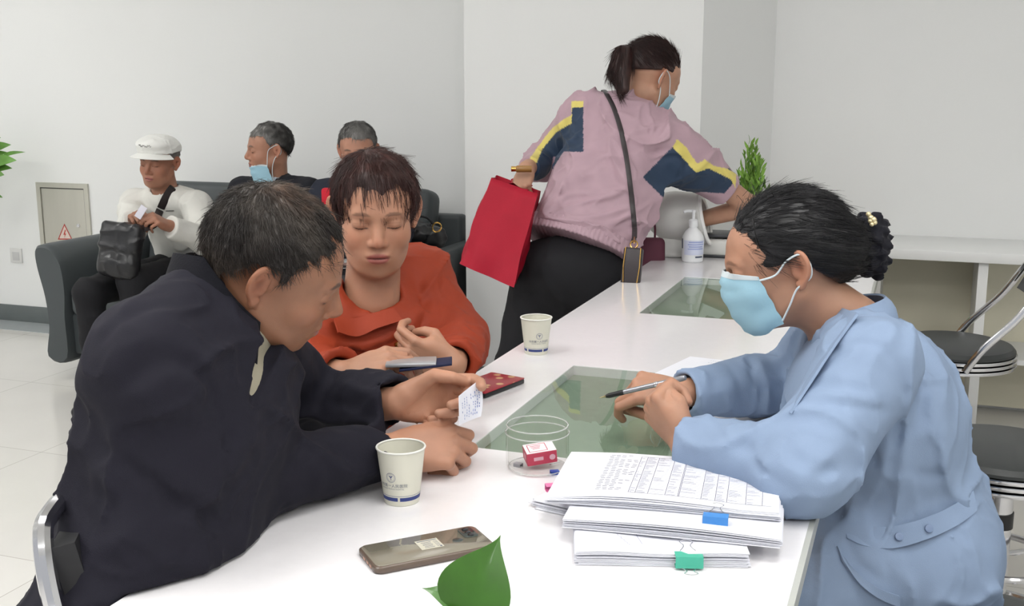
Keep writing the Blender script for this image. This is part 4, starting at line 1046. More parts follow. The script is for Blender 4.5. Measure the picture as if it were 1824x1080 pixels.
    collar('collar', NM, lambda a: (.092, .094, .012-.075*max(0, math.cos(a))), lambda a: (.082, .084, .078-.085*max(0, math.cos(a))), 28, 332, .006, fabric('navy_knit', (15, 15, 22), .9, bscale=300, bump=.5), t)
    U = Sdf(); U.u(ell((0, .0, .33), (.172, .119, .158), T), .04); U.u(rcone(nb, nb+T[:3, 1]*.03+V(0, 0, .0), .06, .05), .03); U.cut(rcone(nb-NA*.02, nb+NA*.2, .0595, .07), .004)
    c = at(0, .09, .40); sdf_obj('tshirt', U, [(c-.15, c+.15, .006)], fabric('offwhite_knit', (150, 144, 126), .9), t)
    # trousers, shoes under the counter
    hR, hL = at(.09, .0, -.03), at(-.09, .0, -.03); f = V(.94, .34, 0); kR, kL = hR+f*.38+V(0, 0, -.03), hL+f*.38+V(0, 0, -.03)
    aR, aL = V(kR[0]+.02, kR[1], .1), V(kL[0]+.02, kL[1], .1); tm = fabric('dark_trouser', (38, 38, 42), .85)
    trousers('trousers', hR, hL, kR, kL, aR, aL, tm, t, .014)
    for a in (aR, aL): shoe('shoe', a, f, mat('black_shoe', (24, 24, 26), .35), t)
    # hair
    def hair_sdf(P):
        q = to_local(H, P)/hs; x, y, z = q.T
        k = np.sqrt((x/.0815)**2+((y+.016)/.0985)**2+((z-.032)/.0895)**2); d = (k-1)*.083
        d += .0035*noise3(q, 60, 2)+.002*noise3(q, 150, 3)
        # hairline: forehead, temple, in front of and round the ear, nape
        line = np.where(y > .035, .052-(y-.06)*.10, np.where(y > .008, .052-(.035-y)*1.7, np.where(y > -.03, .028, .028+(y+.03)*1.15)))
        line = line+.004*noise3(q, 70, 9)
        return np.maximum(d, (line-z)*.7)*hs
    hair_sdf.c = H[:3, 3]; hair_sdf.r = .3
    HS = Sdf(); HS.u(hair_sdf, 0); c = H[:3, 3]+V(0, 0, .03)
    ctr = tf(H, (0, -.045, .115))
    def dirs(P):
        D = P-ctr; D = D/(np.linalg.norm(D, axis=1)[:, None]+1e-6); return D*1.+V(0, 0, -.55)+.5*H[:3, 1]
    def hc(P):
        q = to_local(H, P)/hs; n = noise3(q, 30, 4); a = np.array(srgb(36, 31, 29)[:3]); g = np.array(srgb(92, 84, 76)[:3]); sk = np.array(srgb(120, 92, 74)[:3])
        w = np.clip(.28+.5*n, 0, 1)[:, None]*np.clip((q[:, 2]-.02)/.08, .15, 1)[:, None]; C = a*(1-w)+g*w
        w2 = np.exp(-(((q-np.array((.02, -.02, .128)))/np.array((.035, .045, .02)))**2).sum(1))[:, None]*.65*np.clip(.5+1.2*noise3(q, 60, 8), 0, 1)[:, None]; C = C*(1-w2)+sk*w2
        w3 = np.clip((.03-q[:, 2])/.05, 0, 1)[:, None]*np.clip((-q[:, 1]+.05)/.1, 0, 1)[:, None]*.4; return C*(1-w3)+np.array(srgb(110, 98, 88)[:3])*w3
    hair_mesh('hair', HS, c-.15, c+.15, .0026, mat('hair_strand', attr=True, rough=.42, spec=.45), t, dirs, 9000, .018, .0005, .25, .5, color=hc)
    return t
side_chair('padded_chair', 'black padded chrome chair that the navy-jacketed person sits on', (-.765, 1.263), (.94, .34, 0), low=.08, hw=.19)
PA = person_a()
# ------------------------------------------------------------------ woman in the orange blouse
def person_b():
    t = thing('person', 'person with short auburn hair in orange blouse looking down at a phone', 'person', (-1.1, 2.05, 0))
    hs = .99; H = hplace(674, 436, 2.045, (0, .115, -.03), cv(.16, -.36, -.92), cv(.03, .94, -.36), hs)
    nb = dep(662, 535, 2.20); shR = dep(574, 562, 2.17); shL = dep(746, 497, 2.34); pel = V(-1.16, 2.16, .57)
    elL = dep(812, 606, 2.27); wrL = dep(808, 650, 2.08); elR = dep(545, 660, 2.08); wrR = dep(612, 668, 1.97)
    T = torso_frame(pel, nb, shR); at = lambda x, y, z: tf(T, (x, y, z)); Ls = np.linalg.norm(nb-pel)
    S = Sdf(); head(S, H, hs, jaw=.98, nose=.95, cheek=1.06, ears=(1, 1), brow=.6)
    neck(S, H, nb+V(0, 0, .0), .050, .056, hs)
    S.u(ell((0, -.01, Ls-.14), (.13, .07, .11), T), .03); S.u(ell((0, 0, .2), (.12, .09, .18), T), .05)
    for a, b, c in ((shR, elR, wrR), (shL, elL, wrL)): S.u(rcone(a, b, .04, .032), .03); S.u(rcone(b, c, .032, .025), .02)
    ML = frame(wrL, y=cv(-.86, .26, -.1), z=cv(.1, -.5, -.86)); MR = frame(wrR, y=cv(.93, .3, -.1), z=cv(-.25, .72, -.62))
    hand(S, ML, -1, [(35, 55, 30), (48, 58, 30), (58, 60, 30), (68, 62, 30)], [(-.04, .055, -.03), (-.032, .075, -.042), (-.018, .092, -.052)], .92)
    hand(S, MR, 1, [(30, 40, 25), (38, 46, 25), (45, 50, 30), (52, 55, 30)], [(-.046, .058, -.02), (-.045, .085, -.026), (-.036, .106, -.034)], .92)
    base = (168, 122, 98)
    sc = skin_color(base, H, hs, brow=(88, 62, 50), lip=(146, 76, 72), blush=.14, brows=.8)
    boxes = [(H[:3, 3]-.15, H[:3, 3]+.15, .0024)]
    for M in (MR, ML): c = tf(M, (0, .06, 0)); boxes.append((c-.1, c+.1, .0022))
    lo, hi = bbox([nb, at(0, 0, .1), shR, shL, elR, wrR, elL, wrL], .06); boxes.append((lo, hi, .007))
    sdf_obj('body', S, boxes, M_skin, t, sc)
    J = Sdf(); J.u(ell((0, .01, Ls-.16), (.185, .125, .16), T), .05); J.u(ell((0, .03, Ls-.19), (.15, .125, .10), T), .05); J.u(ell((0, .02, .15), (.17, .14, .2), T), .06); J.u(ell((0, 0, .02), (.185, .15, .12), T), .06)
    J.u(ell((0, .055, Ls-.06), (.12, .082, .085), T), .03)
    J.u(rcone(nb+V(0, 0, -.025), shR, .05, .062), .04); J.u(rcone(nb+V(0, 0, -.025), shL, .05, .062), .04)
    J.u(rcone(shR, elR, .07, .062), .03); J.u(rcone(elR, wrR+(wrR-elR)*.02, .062, .042), .02)
    J.u(rcone(shL, elL, .07, .066), .03); J.u(rcone(elL, wrL-(wrL-elL)*.08, .066, .046), .02)
    J.keepp(lambda P: np.where(P[:, 0] > CX0-.004, (ZT+.003)-P[:, 2], -1.), .002)
    J0 = J.copy(); NA = nrm(H[:3, 3]-nb); J.cutp(rcone(nb-T[:3, 2]*.01-T[:3, 1]*.004, nb+T[:3, 2]*.2-T[:3, 1]*.004, .056, .062), .01)
    v0 = nb+T[:3, 1]*.06; v1 = J0.hit(667, 560, 1.6); v0 = J0.hit(668, 505, 1.6); J.cutp(rcone(v0, v1, .030, .006), .004)
    for el, wr in ((elR, wrR), (elL, wrL)):
        d = nrm(wr-el); e = wr-d*.012; J.keepp(lambda P, e=e, d=d, w=wr: np.where(np.linalg.norm(P-w, axis=1) < .1, (P-e)@d, -1.), .002); J.cutp(rcone(e-d*.03, e+d*.1, .030, .036), .003)
    rumple(J, .006, (9, 9, 9), 21); rumple(J, .002, (24, 24, 24), 22)
    fold_px(J, [
        ([(735, 470), (750, 540), (745, 600), (735, 640)], -.007, .010), ([(760, 480), (775, 560), (770, 620)], .006, .012),
        ([(785, 590), (810, 600), (845, 610)], -.008, .007), ([(790, 610), (820, 618), (850, 632)], -.007, .006), ([(780, 600), (830, 606), (850, 618)], .005, .006),
        ([(560, 590), (600, 600), (640, 602), (690, 596)], -.010, .009), ([(600, 615), (640, 628), (700, 612), (730, 600)], -.010, .008), ([(590, 600), (640, 614), (700, 602)], .010, .010),
        ([(560, 600), (590, 640), (600, 660)], -.006, .008), ([(740, 450), (760, 455), (785, 480)], -.004, .006)], 1.6)
    oc = fabric('orange_cloth', (142, 52, 27), .6)
    lo, hi = bbox([at(0, 0, -.06), nb, shR, shL, elR, wrR, elL, wrL, at(.1, .1, 0), at(-.1, -.1, 0)], .12)
    sdf_obj('blouse', J, [(lo, hi, .0048)], oc, t)
    # draped flap under the neckline
    fl = px_curve(J, [(588, 566), (625, 570), (660, 562), (697, 554)], .012, 1.6); fb = px_curve(J, [(592, 600), (630, 600), (672, 588), (712, 576)], .018, 1.6)
    if len(fl) == len(fb) > 2: strip('draped_flap', fl, fb, .003, oc, t)
    gold = mat('gold_metal', (212, 170, 96), .25, 1)
    for x, y in ((689, 516), (691, 538), (704, 614)):
        p = J.hit(x+2, y, 1.6, disp=True)
        if p is None: continue
        n = J.normal(p[None])[0]; M = frame(p+n*.003, x=CR, y=np.cross(n, CR)); b = MB(); b.lathe([(0, .004), (.0035, .0035), (.0055, .001), (.005, -.002)], 16, M); b.link('button', gold, t)
    hR, hL = at(.09, 0, -.03), at(-.09, 0, -.03); f = nrm(V(T[0, 1], T[1, 1], 0)); kR, kL = hR+f*.36+V(.0, .02, -.01), hL+f*.36+V(0, .02, -.01)
    aR, aL = V(kR[0], kR[1], .1), V(kL[0], kL[1], .1)
    trousers('trousers', hR, hL, kR, kL, aR, aL, fabric('black_trouser', (30, 30, 33), .85), t, .014, (.09, .062, .048))
    for a in (aR, aL): shoe('shoe', a, f, mat('black_shoe', (24, 24, 26), .35), t, .92)
    def hair_sdf(P):
        q = to_local(H, P)/hs; x, y, z = q.T
        k = np.sqrt((x/.0835)**2+((y+.014)/.1035)**2+((z-.032)/.0855)**2); d = (k-1)*.084
        d += .004*noise3(q*np.array([1, 1, .4]), 70, 2)
        ax = np.abs(x)
        line = np.where(y > .03, .026+.006*np.sin(x*90)*(ax < .06)-np.clip(ax-.045, 0, 1)*1.6, np.where(y > -.02, -.028, -.07)); line = line+.005*noise3(q, 90, 9)
        face = .062-ax-np.clip(.02-y, 0, 1)*2
        return np.maximum(d, (line-z)*.7)*hs
    hair_sdf.c = H[:3, 3]; hair_sdf.r = .3
    HS = Sdf(); HS.u(hair_sdf, 0); c = H[:3, 3]+V(0, 0, .02); ctr = tf(H, (.02, -.03, .125))
    def dirs(P): D = P-ctr; D /= np.linalg.norm(D, axis=1)[:, None]+1e-6; return D+V(0, 0, -.9)
    def hc(P):
        q = to_local(H, P)/hs; n = noise3(q*np.array([1, 1, .3]), 60, 4)[:, None]; return np.array(srgb(52, 27, 23)[:3])*(1+.5*n)
    hair_mesh('hair', HS, c-.155, c+.155, .0032, mat('hair_strand', attr=True, rough=.42, spec=.45), t, dirs, 5200, .030, .0006, .10, .25, color=hc)
    return t, ML, MR
side_chair('padded_chair', 'black padded chrome chair under the orange-blouse person', (-1.20, 2.20), nrm((.69, -.69, 0)), group=None)
PB, B_ML, B_MR = person_b()
# ------------------------------------------------------------------ nurse in the pale blue coat
def person_d():
    t = thing('person', 'person in pale blue nurse coat and face mask holding a pen over the counter', 'person', (.08, 1.93, 0))
    hs = .98; H = hplace(1424, 482, 1.80, (-.078, -.015, -.006), cv(-.94, -.20, .14), cv(-.22, .95, -.16), hs)
    nb = dep(1512, 580, 1.89); shL = dep(1548, 655, 1.70); shR = dep(1470, 625, 2.07); pel = V(-.0, 1.945, .62)
    elL = V(-.135, 1.60, .825); wrL = onz(1222, 792, .822); elR = V(-.20, 2.10, .82); wrR = onz(1216, 700, .84)
    T = torso_frame(pel, nb, shR); at = lambda x, y, z: tf(T, (x, y, z)); Ls = np.linalg.norm(nb-pel)
    S = Sdf(); head(S, H, hs, jaw=.95, nose=.7, cheek=1.0, ears=(1, 1), brow=.5)
    neck(S, H, nb, .050, .056, hs)
    S.u(ell((0, .0, Ls-.12), (.14, .08, .12), T), .04); S.u(ell((0, 0, .2), (.12, .09, .18), T), .05)
    for a, b, c in ((shR, elR, wrR), (shL, elL, wrL)): S.u(rcone(a, b, .04, .032), .03); S.u(rcone(b, c, .032, .026), .02)
    ML = frame(wrL, y=cv(-.52, .62, .30), z=cv(-.70, -.35, -.45)); MR = frame(wrR, y=cv(-.95, .12, -.10), z=cv(.12, .62, -.72))
    hand(S, ML, -1, [(78, 80, 40), (80, 84, 42), (82, 86, 42), (82, 84, 42)], [(-.040, .058, -.020), (-.028, .084, -.026), (-.012, .104, -.03)], .93, fat=1.12)
    hand(S, MR, 1, [(42, 58, 28), (62, 66, 32), (76, 74, 35), (84, 76, 38)], [(-.038, .058, -.034), (-.024, .082, -.046), (-.008, .1, -.054)], .93, fat=1.08)
    sc = skin_color((172, 127, 103), H, hs, brow=(60, 48, 42), lip=(160, 90, 84), blush=.1, brows=.6)
    boxes = [(H[:3, 3]-.15, H[:3, 3]+.15, .0023)]
    for M in (MR, ML): c = tf(M, (0, .06, 0)); boxes.append((c-.1, c+.1, .002))
    lo, hi = bbox([nb, at(0, 0, .1), shR, shL, elR, wrR, elL, wrL], .06); boxes.append((lo, hi, .007))
    sdf_obj('body', S, boxes, M_skin, t, sc)
    J = Sdf(); J.u(ell((0, .0, Ls-.17), (.185, .13, .17), T), .05); J.u(ell((0, -.03, Ls-.12), (.16, .10, .12), T), .05); J.u(ell((0, .0, .14), (.16, .122, .2), T), .06)
    J.u(ell((0, -.01, -.04), (.19, .14, .16), T), .06)
    J.u(rcone(nb+V(0, 0, -.02), shR, .055, .066), .04); J.u(rcone(nb+V(0, 0, -.02), shL, .055, .068), .04)
    J.u(rcone(shR, elR, .076, .068), .03); J.u(rcone(elR, wrR-(wrR-elR)*.02, .066, .045), .02)
    J.u(rcone(shL, elL, .080, .070), .03); J.u(rcone(elL, wrL, .070, .047), .02)
    fw = V(T[0, 1], T[1, 1], 0); fw = nrm(fw); rt = V(T[0, 0], T[1, 0], 0)
    for s in (-1, 1): hp = pel+rt*s*.09; J.u(rcone(hp+V(0, 0, -.02), hp+fw*.34+V(0, 0, -.05), .115, .10), .05)
    J.u(rcone(pel-fw*.04, pel+fw*.02-V(0, 0, .26), .13, .165), .05)
    J.keepp(lambda P: np.where(P[:, 0] < CX1+.012, np.where(P[:, 2] > ZT-.012, (ZT+.003)-P[:, 2], P[:, 2]-(ZT-.03)), -1.), .002)
    J.keepp(half((0, 0, .36), (0, 0, -1)))
    NA = nrm(H[:3, 3]-nb); J.cutp(rcone(nb-NA*.02, nb+NA*.2, .060, .075), .01)
    J.cutp(rcone(nb+T[:3, 1]*.06, nb+T[:3, 1]*.11-T[:3, 2]*.14, .036, .012), .008)
    for el, wr in ((elR, wrR), (elL, wrL)):
        d = nrm(wr-el); e = wr-d*.002; J.keepp(lambda P, e=e, d=d, w=wr: np.where(np.linalg.norm(P-w, axis=1) < .1, (P-e)@d, -1.), .002); J.cutp(rcone(e-d*.03, e+d*.1, .031, .038), .003)
    rumple(J, .006, (8, 8, 6), 31); rumple(J, .0024, (22, 22, 16), 32)
    fold_px(J, [
        ([(1395, 735), (1430, 690), (1480, 640), (1530, 610), (1575, 625), (1610, 690), (1612, 760)], -.006, .008),
        ([(1400, 780), (1420, 820), (1470, 840), (1560, 820), (1610, 770)], -.011, .013), ([(1430, 800), (1480, 850), (1540, 855)], .006, .018),
        ([(1440, 680), (1500, 690), (1560, 700)], -.005, .010), ([(1430, 720), (1500, 722), (1590, 735)], -.006, .009), ([(1430, 700), (1500, 706), (1570, 716)], .005, .010),
        ([(1440, 640), (1490, 620), (1530, 612)], -.006, .007), ([(1590, 620), (1640, 700), (1680, 800)], -.002, .005),
        ([(1640, 700), (1660, 690), (1690, 700)], -.005, .007), ([(1610, 790), (1650, 770), (1690, 770)], .005, .010), ([(1620, 840), (1660, 850), (1700, 830)], -.005, .010),
        ([(1330, 800), (1350, 830), (1400, 870)], -.005, .010), ([(1290, 790), (1340, 800), (1370, 780)], -.006, .009), ([(1300, 760), (1330, 775), (1360, 760)], .005, .008),
        ([(1330, 640), (1350, 680), (1385, 700)], -.008, .009), ([(1300, 650), (1320, 690), (1330, 720)], -.005, .008), ([(1345, 640), (1370, 670), (1395, 680)], .006, .008),
        ([(1500, 960), (1530, 1010), (1600, 1050)], -.006, .010), ([(1560, 960), (1590, 1040)], -.004, .006)], 1.3)
    bl = fabric('pale_blue_cotton', (130, 148, 174), .8, bump=.2)
    lo, hi = bbox([at(0, 0, -.1), nb, shR, shL, elR, wrR, elL, wrL, pel+fw*.36, pel-V(0, 0, .2)], .16)
    sdf_obj('coat', J, [(lo, hi, .0048)], bl, t)
    NM = hframe(nb, T[:3, 1], NA)
    collar('collar', NM, lambda a: (.076+.012*abs(math.sin(a)), .084+.02*math.cos(a), -.030-.10*max(0, math.cos(a))**1.3), lambda a: (.070, .076+.01*math.cos(a), .036-.085*max(0, math.cos(a))**1.6), 22, 338, .004, bl, t, mid=lambda a: (.012, .004))
    for nm, A, B in (('lapel', [(1528, 494), (1486, 548), (1444, 600), (1418, 650), (1404, 700)], [(1562, 518), (1530, 566), (1490, 622), (1446, 690), (1412, 742)]),):
        a_, b_ = px_curve(J, A, .006, 1.3), px_curve(J, B, .007, 1.3)
        if len(a_) == len(b_) > 2: strip(nm, a_, b_, .004, bl, t)
    # waist belt with buttons, cuff seams, pocket edge
    def band(name, A, B, off, n=.003):
        a, b_ = px_curve(J, A, off, 1.3), px_curve(J, B, off, 1.3)
        if len(a) == len(b_) and len(a) > 2: return strip(name, a, b_, n, bl, t)
    band('belt', [(1500, 922), (1530, 935), (1580, 940), (1640, 925), (1690, 902), (1728, 876)], [(1508, 962), (1540, 975), (1590, 978), (1648, 962), (1700, 938), (1735, 912)], .005)
    for x, y in ((1600, 958), (1652, 943)):
        p = J.hit(x, y, 1.3)
        if p is not None: n = J.normal(p[None])[0]; M = frame(p+n*.009, x=CR, y=np.cross(n, CR)); b = MB(); b.lathe([(0, .0015), (.0045, .002), (.0062, .0015), (.0068, -.001)], 20, M); b.link('button', mat('blue_button', (112, 130, 160), .4), t)
    band('pocket_edge', [(1490, 975), (1520, 1015), (1560, 1045), (1600, 1060)], [(1500, 1000), (1530, 1040), (1565, 1065), (1602, 1079)], .004)
    # trousers and shoes on the foot ring side
    kR, kL = pel+rt*.09+fw*.36-V(0, 0, .05), pel-rt*.09+fw*.36-V(0, 0, .05); aR, aL = V(kR[0]+.10, kR[1], .12), V(kL[0]+.10, kL[1], .12)
    trousers('trousers', pel+rt*.09, pel-rt*.09, kR, kL, aR, aL, fabric('blue_trouser', (86, 100, 130), .85), t, .014, (.085, .06, .048))
    for a in (aR, aL): shoe('shoe', a, fw, mat('white_shoe', (215, 215, 215), .4), t, .9)
    # hair swept back to the bun
    bun = dep(1553, 445, 1.90)
    def hair_sdf(P):
        q = to_local(H, P)/hs; x, y, z = q.T; ax = np.abs(x)
        k = np.sqrt((x/.0835)**2+((y+.020)/.104)**2+((z-.033)/.0945)**2); d = (k-1)*.085
        d = smin(d, np.linalg.norm((q-np.array((0, -.085, .0)))/np.array((1.1, 1.1, 1.0)), axis=1)-.052, .03)
        d += .0015*noise3(q*np.array([1, .3, 1]), 140, 2)
        line = np.interp(y, [-.13, -.08, -.03, -.005, .015, .035, .05, .065, .08, .095, .12], [-.072, -.05, .0, .018, .008, .006, .013, .027, .043, .054, .06])
        return np.maximum(d, (line-z)*.7)*hs
    hair_sdf.c = H[:3, 3]; hair_sdf.r = .3
    HS = Sdf(); HS.u(hair_sdf, 0); c = H[:3, 3]+V(0, 0, .01)
    def dirs(P): D = bun-P; return D/(np.linalg.norm(D, axis=1)[:, None]+1e-6)
    black = np.array(srgb(20, 19, 22)[:3])
    hair_mesh('hair', HS, c-.17, c+.17, .003, mat('black_hair', attr=True, rough=.38, spec=.5), t, dirs, 4200, .04, .0005, .0, .05, sel=lambda c: to_local(H, c)[:, 1]/hs < .07, color=lambda P: black*(1+.4*noise3(to_local(H, P)*np.array([1, .3, 1]), 90, 3))[:, None])
    # fine loose strands on the crown and one in front of the temple
    R = np.random.default_rng(5)
    for i in range(26):
        b = MB(); a0 = tf(H, np.array((R.normal(0, .03), R.uniform(-.04, .05), .112))*hs); p = [a0, a0+V(0, 0, .010)+R.normal(0, .006, 3), a0+V(0, 0, R.uniform(.008, .02))+R.normal(0, .014, 3)]; b.tube(crom(p, 3), .00035, 4); b.link('loose_hair', mat('black_hair'), t)
    for dx in (0, 3): b = MB(); b.tube(crom([dep(1340+dx, 390, 1.775), dep(1344, 410, 1.77), dep(1350+dx, 442, 1.775)], 4), .0007, 4); b.link('loose_hair', mat('black_hair'), t)
    # bun and ruffled scrunchie with pearls
    bf = frame(dep(1551, 438, 1.90), y=CR, z=cv(.32, .94, 0)); G = Sdf(); G.u(ell((0, 0, 0), (.040, .028, .052), bf), .01)
    for i in range(34):
        a = i*2.399; zz = -.05+.1*i/33; rr = math.sqrt(max(0, 1-(zz/.056)**2)); G.u(ell((.036*rr*math.sin(a), .026*rr*math.cos(a), zz), (.011, .011, .009), bf), .005)
    rumple(G, .002, (70, 70, 70), 9)
    sdf_obj('scrunchie', G, [(bun-.1, bun+.1, .0028)], fabric('navy_velvet', (15, 15, 24), .8, sheen=.06), t)['label'] = 'dark navy ruffled scrunchie round the bun'
    b = MB()
    for x, y, r in ((1547, 382, .0045), (1551, 388, .005), (1556, 392, .0055), (1558, 397, .0045), (1550, 394, .004), (1553, 400, .004)):
        p = dep(x, y, 1.862); b.lathe([(r*math.sin(k/8*math.pi), -r*math.cos(k/8*math.pi)) for k in range(9)], 14, c=p, caps=False)
    b.link('pearl_clip', mat('pearl_gold', (214, 200, 160), .22, .5), t)
    return t, H, hs, ML, MR
PD, D_H, D_hs, D_ML, D_MR = person_d()
def face_mask(t, H, s, pull=0, name='face_mask', label=None):
    """pleated surgical mask with ear loops, moulded over the face; pull>0 slides it to the chin"""
    P = []; nz, nx = 15, 19
    cz = np.array([0, .14, .4, .62, .8, 1.]); cy = np.array([.098, .113, .1125, .106, .089, .062]); cZ = np.array([.006, -.012, -.042, -.074, -.098, -.112])
    for i in range(nz):
        v = i/(nz-1); yc = np.interp(v, cz, cy); zc = np.interp(v, cz, cZ); row = []; ye = .052-.028*v; ze = -.004-.090*v; we = .072-.012*v
        for j in range(nx):
            u = j/(nx-1)*2-1; a = abs(u); k = a**1.9; x = math.copysign(we*(a**.92), u); y = yc*(1-k)+ye*k; z = zc*(1-a**1.5)+ze*a**1.5; y += .002*math.sin(v*3.2*2*math.pi)*(1-a*.5)
            row.append(tf(H, np.array((x, y-pull*.3, z-pull))*s))
        P.append(row)
    P = np.array(P); HS = Sdf(); head(HS, H, s, jaw=.95, nose=.8, ears=(0, 0)); Q = P.reshape(-1, 3)
    for _ in range(4):
        d = HS(Q, False); m_ = d < .0035
        if m_.any(): Q[m_] += HS.normal(Q[m_])*(.0037-d[m_])[:, None]
    P = Q.reshape(P.shape); b = MB(); b.sheet(P, .0012)
    m = b.link(name, mat('mask_blue', (156, 196, 213), .75, bump=.1), t, auto=1.2); m['label'] = label or 'pale blue pleated face mask'
    b = MB(); b.sheet(P[:2, :, :]+(P[0]-P[1])[None]*.15+H[:3, 1]*.0012, .0014); 
    b.link('mask_band', mat('mask_white', (200, 210, 214), .7), t, auto=1.2)
    for sgn, j in ((-1, 0), (1, nx-1)):
        e = lambda x, y, z: tf(H, np.array((x*sgn, y, z))*s)
        b = MB(); b.tube(crom([P[1, j], e(.0745, .024, -.006), e(.082, .004, .014), e(.088, -.02, .022), e(.089, -.032, .004), e(.084, -.03, -.02), e(.076, -.006, -.036), e(.070, .01, -.062-pull*.4), P[nz-2, j]], 5), .0017, 6)
        b.link('ear_loop', mat('mask_white'), t)
face_mask(PD, D_H, D_hs)
# ------------------------------------------------------------------ woman in the pink jacket leaning over the far end
def cdep(x, y, t): return dep(x, y, t*1.2)
def person_c():
    t = thing('person', 'person in pink jacket with navy sleeve patches leaning over the counter end, seen from behind', 'person', (-1.2, 3.65, 0))
    hs = 1.05; H = hplace(1180, 141, 3.17*1.2, (.078, -.015, -.006), cv(.72, -.28, .52), cv(.30, .90, -.06), hs)
    nb = cdep(1128, 190, 3.27); shL = cdep(1040, 212, 3.28); shR = cdep(1195, 262, 3.2); pel = cdep(1018, 478, 3.16)
    elL = cdep(975, 285, 3.42); wrL = cdep(938, 300, 3.22); elR = dep(1336, 368, 4.0); wrR = dep(1246, 392, 4.07)
    T = frame(pel, x=shR-shL, y=np.cross(nb-pel, shR-shL)); T = frame(pel, y=nrm(np.cross(nb-pel, shR-shL)), z=nb-pel); Ls = np.linalg.norm(nb-pel)
    S = Sdf(); head(S, H, hs, jaw=.95, ears=(1, 1)); neck(S, H, nb, .048, .055, hs)
    S.u(ell((0, 0, Ls*.5), (.12, .08, .22), T), .05)
    for a, b, c in ((shR, elR, wrR), (shL, elL, wrL)): S.u(rcone(a, b, .046, .038), .03); S.u(rcone(b, c, .039, .028), .015)
    MR = frame(wrR, y=wrR-elR, z=(0, 0, 1)); ML = frame(wrL, y=nrm(wrL-elL)*.6+V(0, 0, -.6), z=cv(-.3, .1, -1))
    hand(S, MR, 1, RELAX, THUMB, .9); hand(S, ML, -1, [(60, 75, 40)]*4, [(-.042, .058, -.02), (-.036, .08, -.03), (-.02, .098, -.036)], .9)
    sc = skin_color((182, 138, 114), H, hs)
    boxes = [(H[:3, 3]-.15, H[:3, 3]+.15, .004)]
    for M in (MR, ML): c = tf(M, (0, .06, 0)); boxes.append((c-.1, c+.1, .0032))
    lo, hi = bbox([nb, shR, shL, elR, wrR, elL, wrL, pel], .06); boxes.append((lo, hi, .007)); sdf_obj('body', S, boxes, M_skin, t, sc)
    jell = lambda c, r, M=None: ell(c, np.array(r)*1.07, M)
    jrc = lambda a, b, r1, r2: rcone(a, b, r1*1.07, r2*1.07)
    J = Sdf()
    J.u(jell((0, -.01, Ls*.80), (.188, .125, .16), T), .05); J.u(jell((.01, -.01, Ls*.45), (.19, .14, .22), T), .06); J.u(jell((0, -.01, Ls*.14), (.20, .155, .13), T), .06)
    J.u(jrc(nb+V(0, 0, -.03), shL, .055, .062), .04); J.u(jrc(nb+V(0, 0, -.03), shR, .055, .066), .04)
    J.u(jrc(shL, elL, .072, .060), .03); J.u(jrc(elL, wrL+(elL-wrL)*.12, .060, .044), .02)
    cR = elR*.70+shR*.30
    J.u(jrc(shR, cR, .092, .064), .03); J.u(jrc(shR-T[:3, 2]*.08, shR*.4+cR*.6-V(0, 0, .02), .05, .045), .04)
    J.keepp(half(tf(T, (0, 0, .092)), -T[:3, 2]), .004)
    NA = nrm(H[:3, 3]-nb); J.cutp(rcone(nb-NA*.02, nb+NA*.2, .056, .07), .01)
    d = nrm(cR-shR); J.keepp(lambda P: np.where(np.linalg.norm(P-cR, axis=1) < .14, (P-cR)@d, -1.), .003); J.cutp(rcone(cR-d*.04, cR+d*.1, .053, .058), .003)
    d2 = nrm(wrL-elL); e2 = wrL-d2*.03; J.keepp(lambda P: np.where(np.linalg.norm(P-wrL, axis=1) < .1, (P-e2)@d2, -1.), .003)
    rumple(J, .010, (6, 6, 6), 41); rumple(J, .004, (16, 16, 16), 42)
    fold_px(J, [(p_, a_*1.6, w_*.9) for p_, a_, w_ in [([(985, 300), (1000, 270), (1045, 225)], .006, .010), ([(970, 365), (1000, 325), (1060, 285), (1100, 268)], .007, .010), ([(965, 385), (1010, 350), (1050, 345)], .006, .009),
        ([(975, 388), (1040, 360), (1100, 345), (1150, 310)], .008, .010), ([(1005, 395), (1060, 385), (1120, 370)], .007, .009), ([(1040, 412), (1100, 395), (1160, 360)], .008, .009),
        ([(1110, 240), (1150, 230), (1200, 215)], .006, .009), ([(1120, 280), (1160, 262), (1210, 250)], .006, .009), ([(1000, 330), (1020, 290), (1035, 270)], .006, .008),
        ([(1190, 330), (1230, 300), (1260, 310)], .008, .010), ([(1240, 290), (1262, 300), (1285, 300)], .006, .006), ([(1060, 420), (1110, 412), (1150, 395)], -.006, .009)]], 2.6)
    pink = np.array(srgb(176, 148, 158)[:3]); navy = np.array(srgb(44, 60, 82)[:3]); yel = np.array(srgb(216, 200, 112)[:3])
    def inpoly(X, Y, poly):
        c = np.zeros(len(X), bool); n = len(poly)
        for i in range(n):
            (x0, y0), (x1, y1) = poly[i], poly[(i+1) % n]; m = ((y0 > Y) != (y1 > Y)) & (X < (x1-x0)*(Y-y0)/((y1-y0) or 1e-9)+x0); c ^= m
        return c
    # patch outlines are laid out in the plane of the jacket's back (right, up the spine) through which they were cut
    def uv(P): q = P-CPOS; w = q@CF; return 912+FPX*(q@CR)/w, 540-FPX*(q@CU)/w
    q2 = lambda pts: pts
    patchL = q2([(1018, 188), (1039, 186), (1039, 271), (1004, 270), (985, 300), (965, 322), (944, 322), (950, 296), (966, 262), (990, 232), (1018, 218)])
    yelL = q2([(1018, 180), (1039, 180), (1039, 191), (1019, 192), (1018, 220), (990, 236), (966, 266), (950, 305), (936, 306), (944, 282), (966, 250), (984, 228), (1005, 212), (1018, 205)])
    patchR = q2([(1201, 258), (1145, 316), (1191, 362), (1200, 350), (1250, 342), (1290, 345), (1312, 320), (1300, 300), (1256, 298), (1240, 306), (1228, 292)])
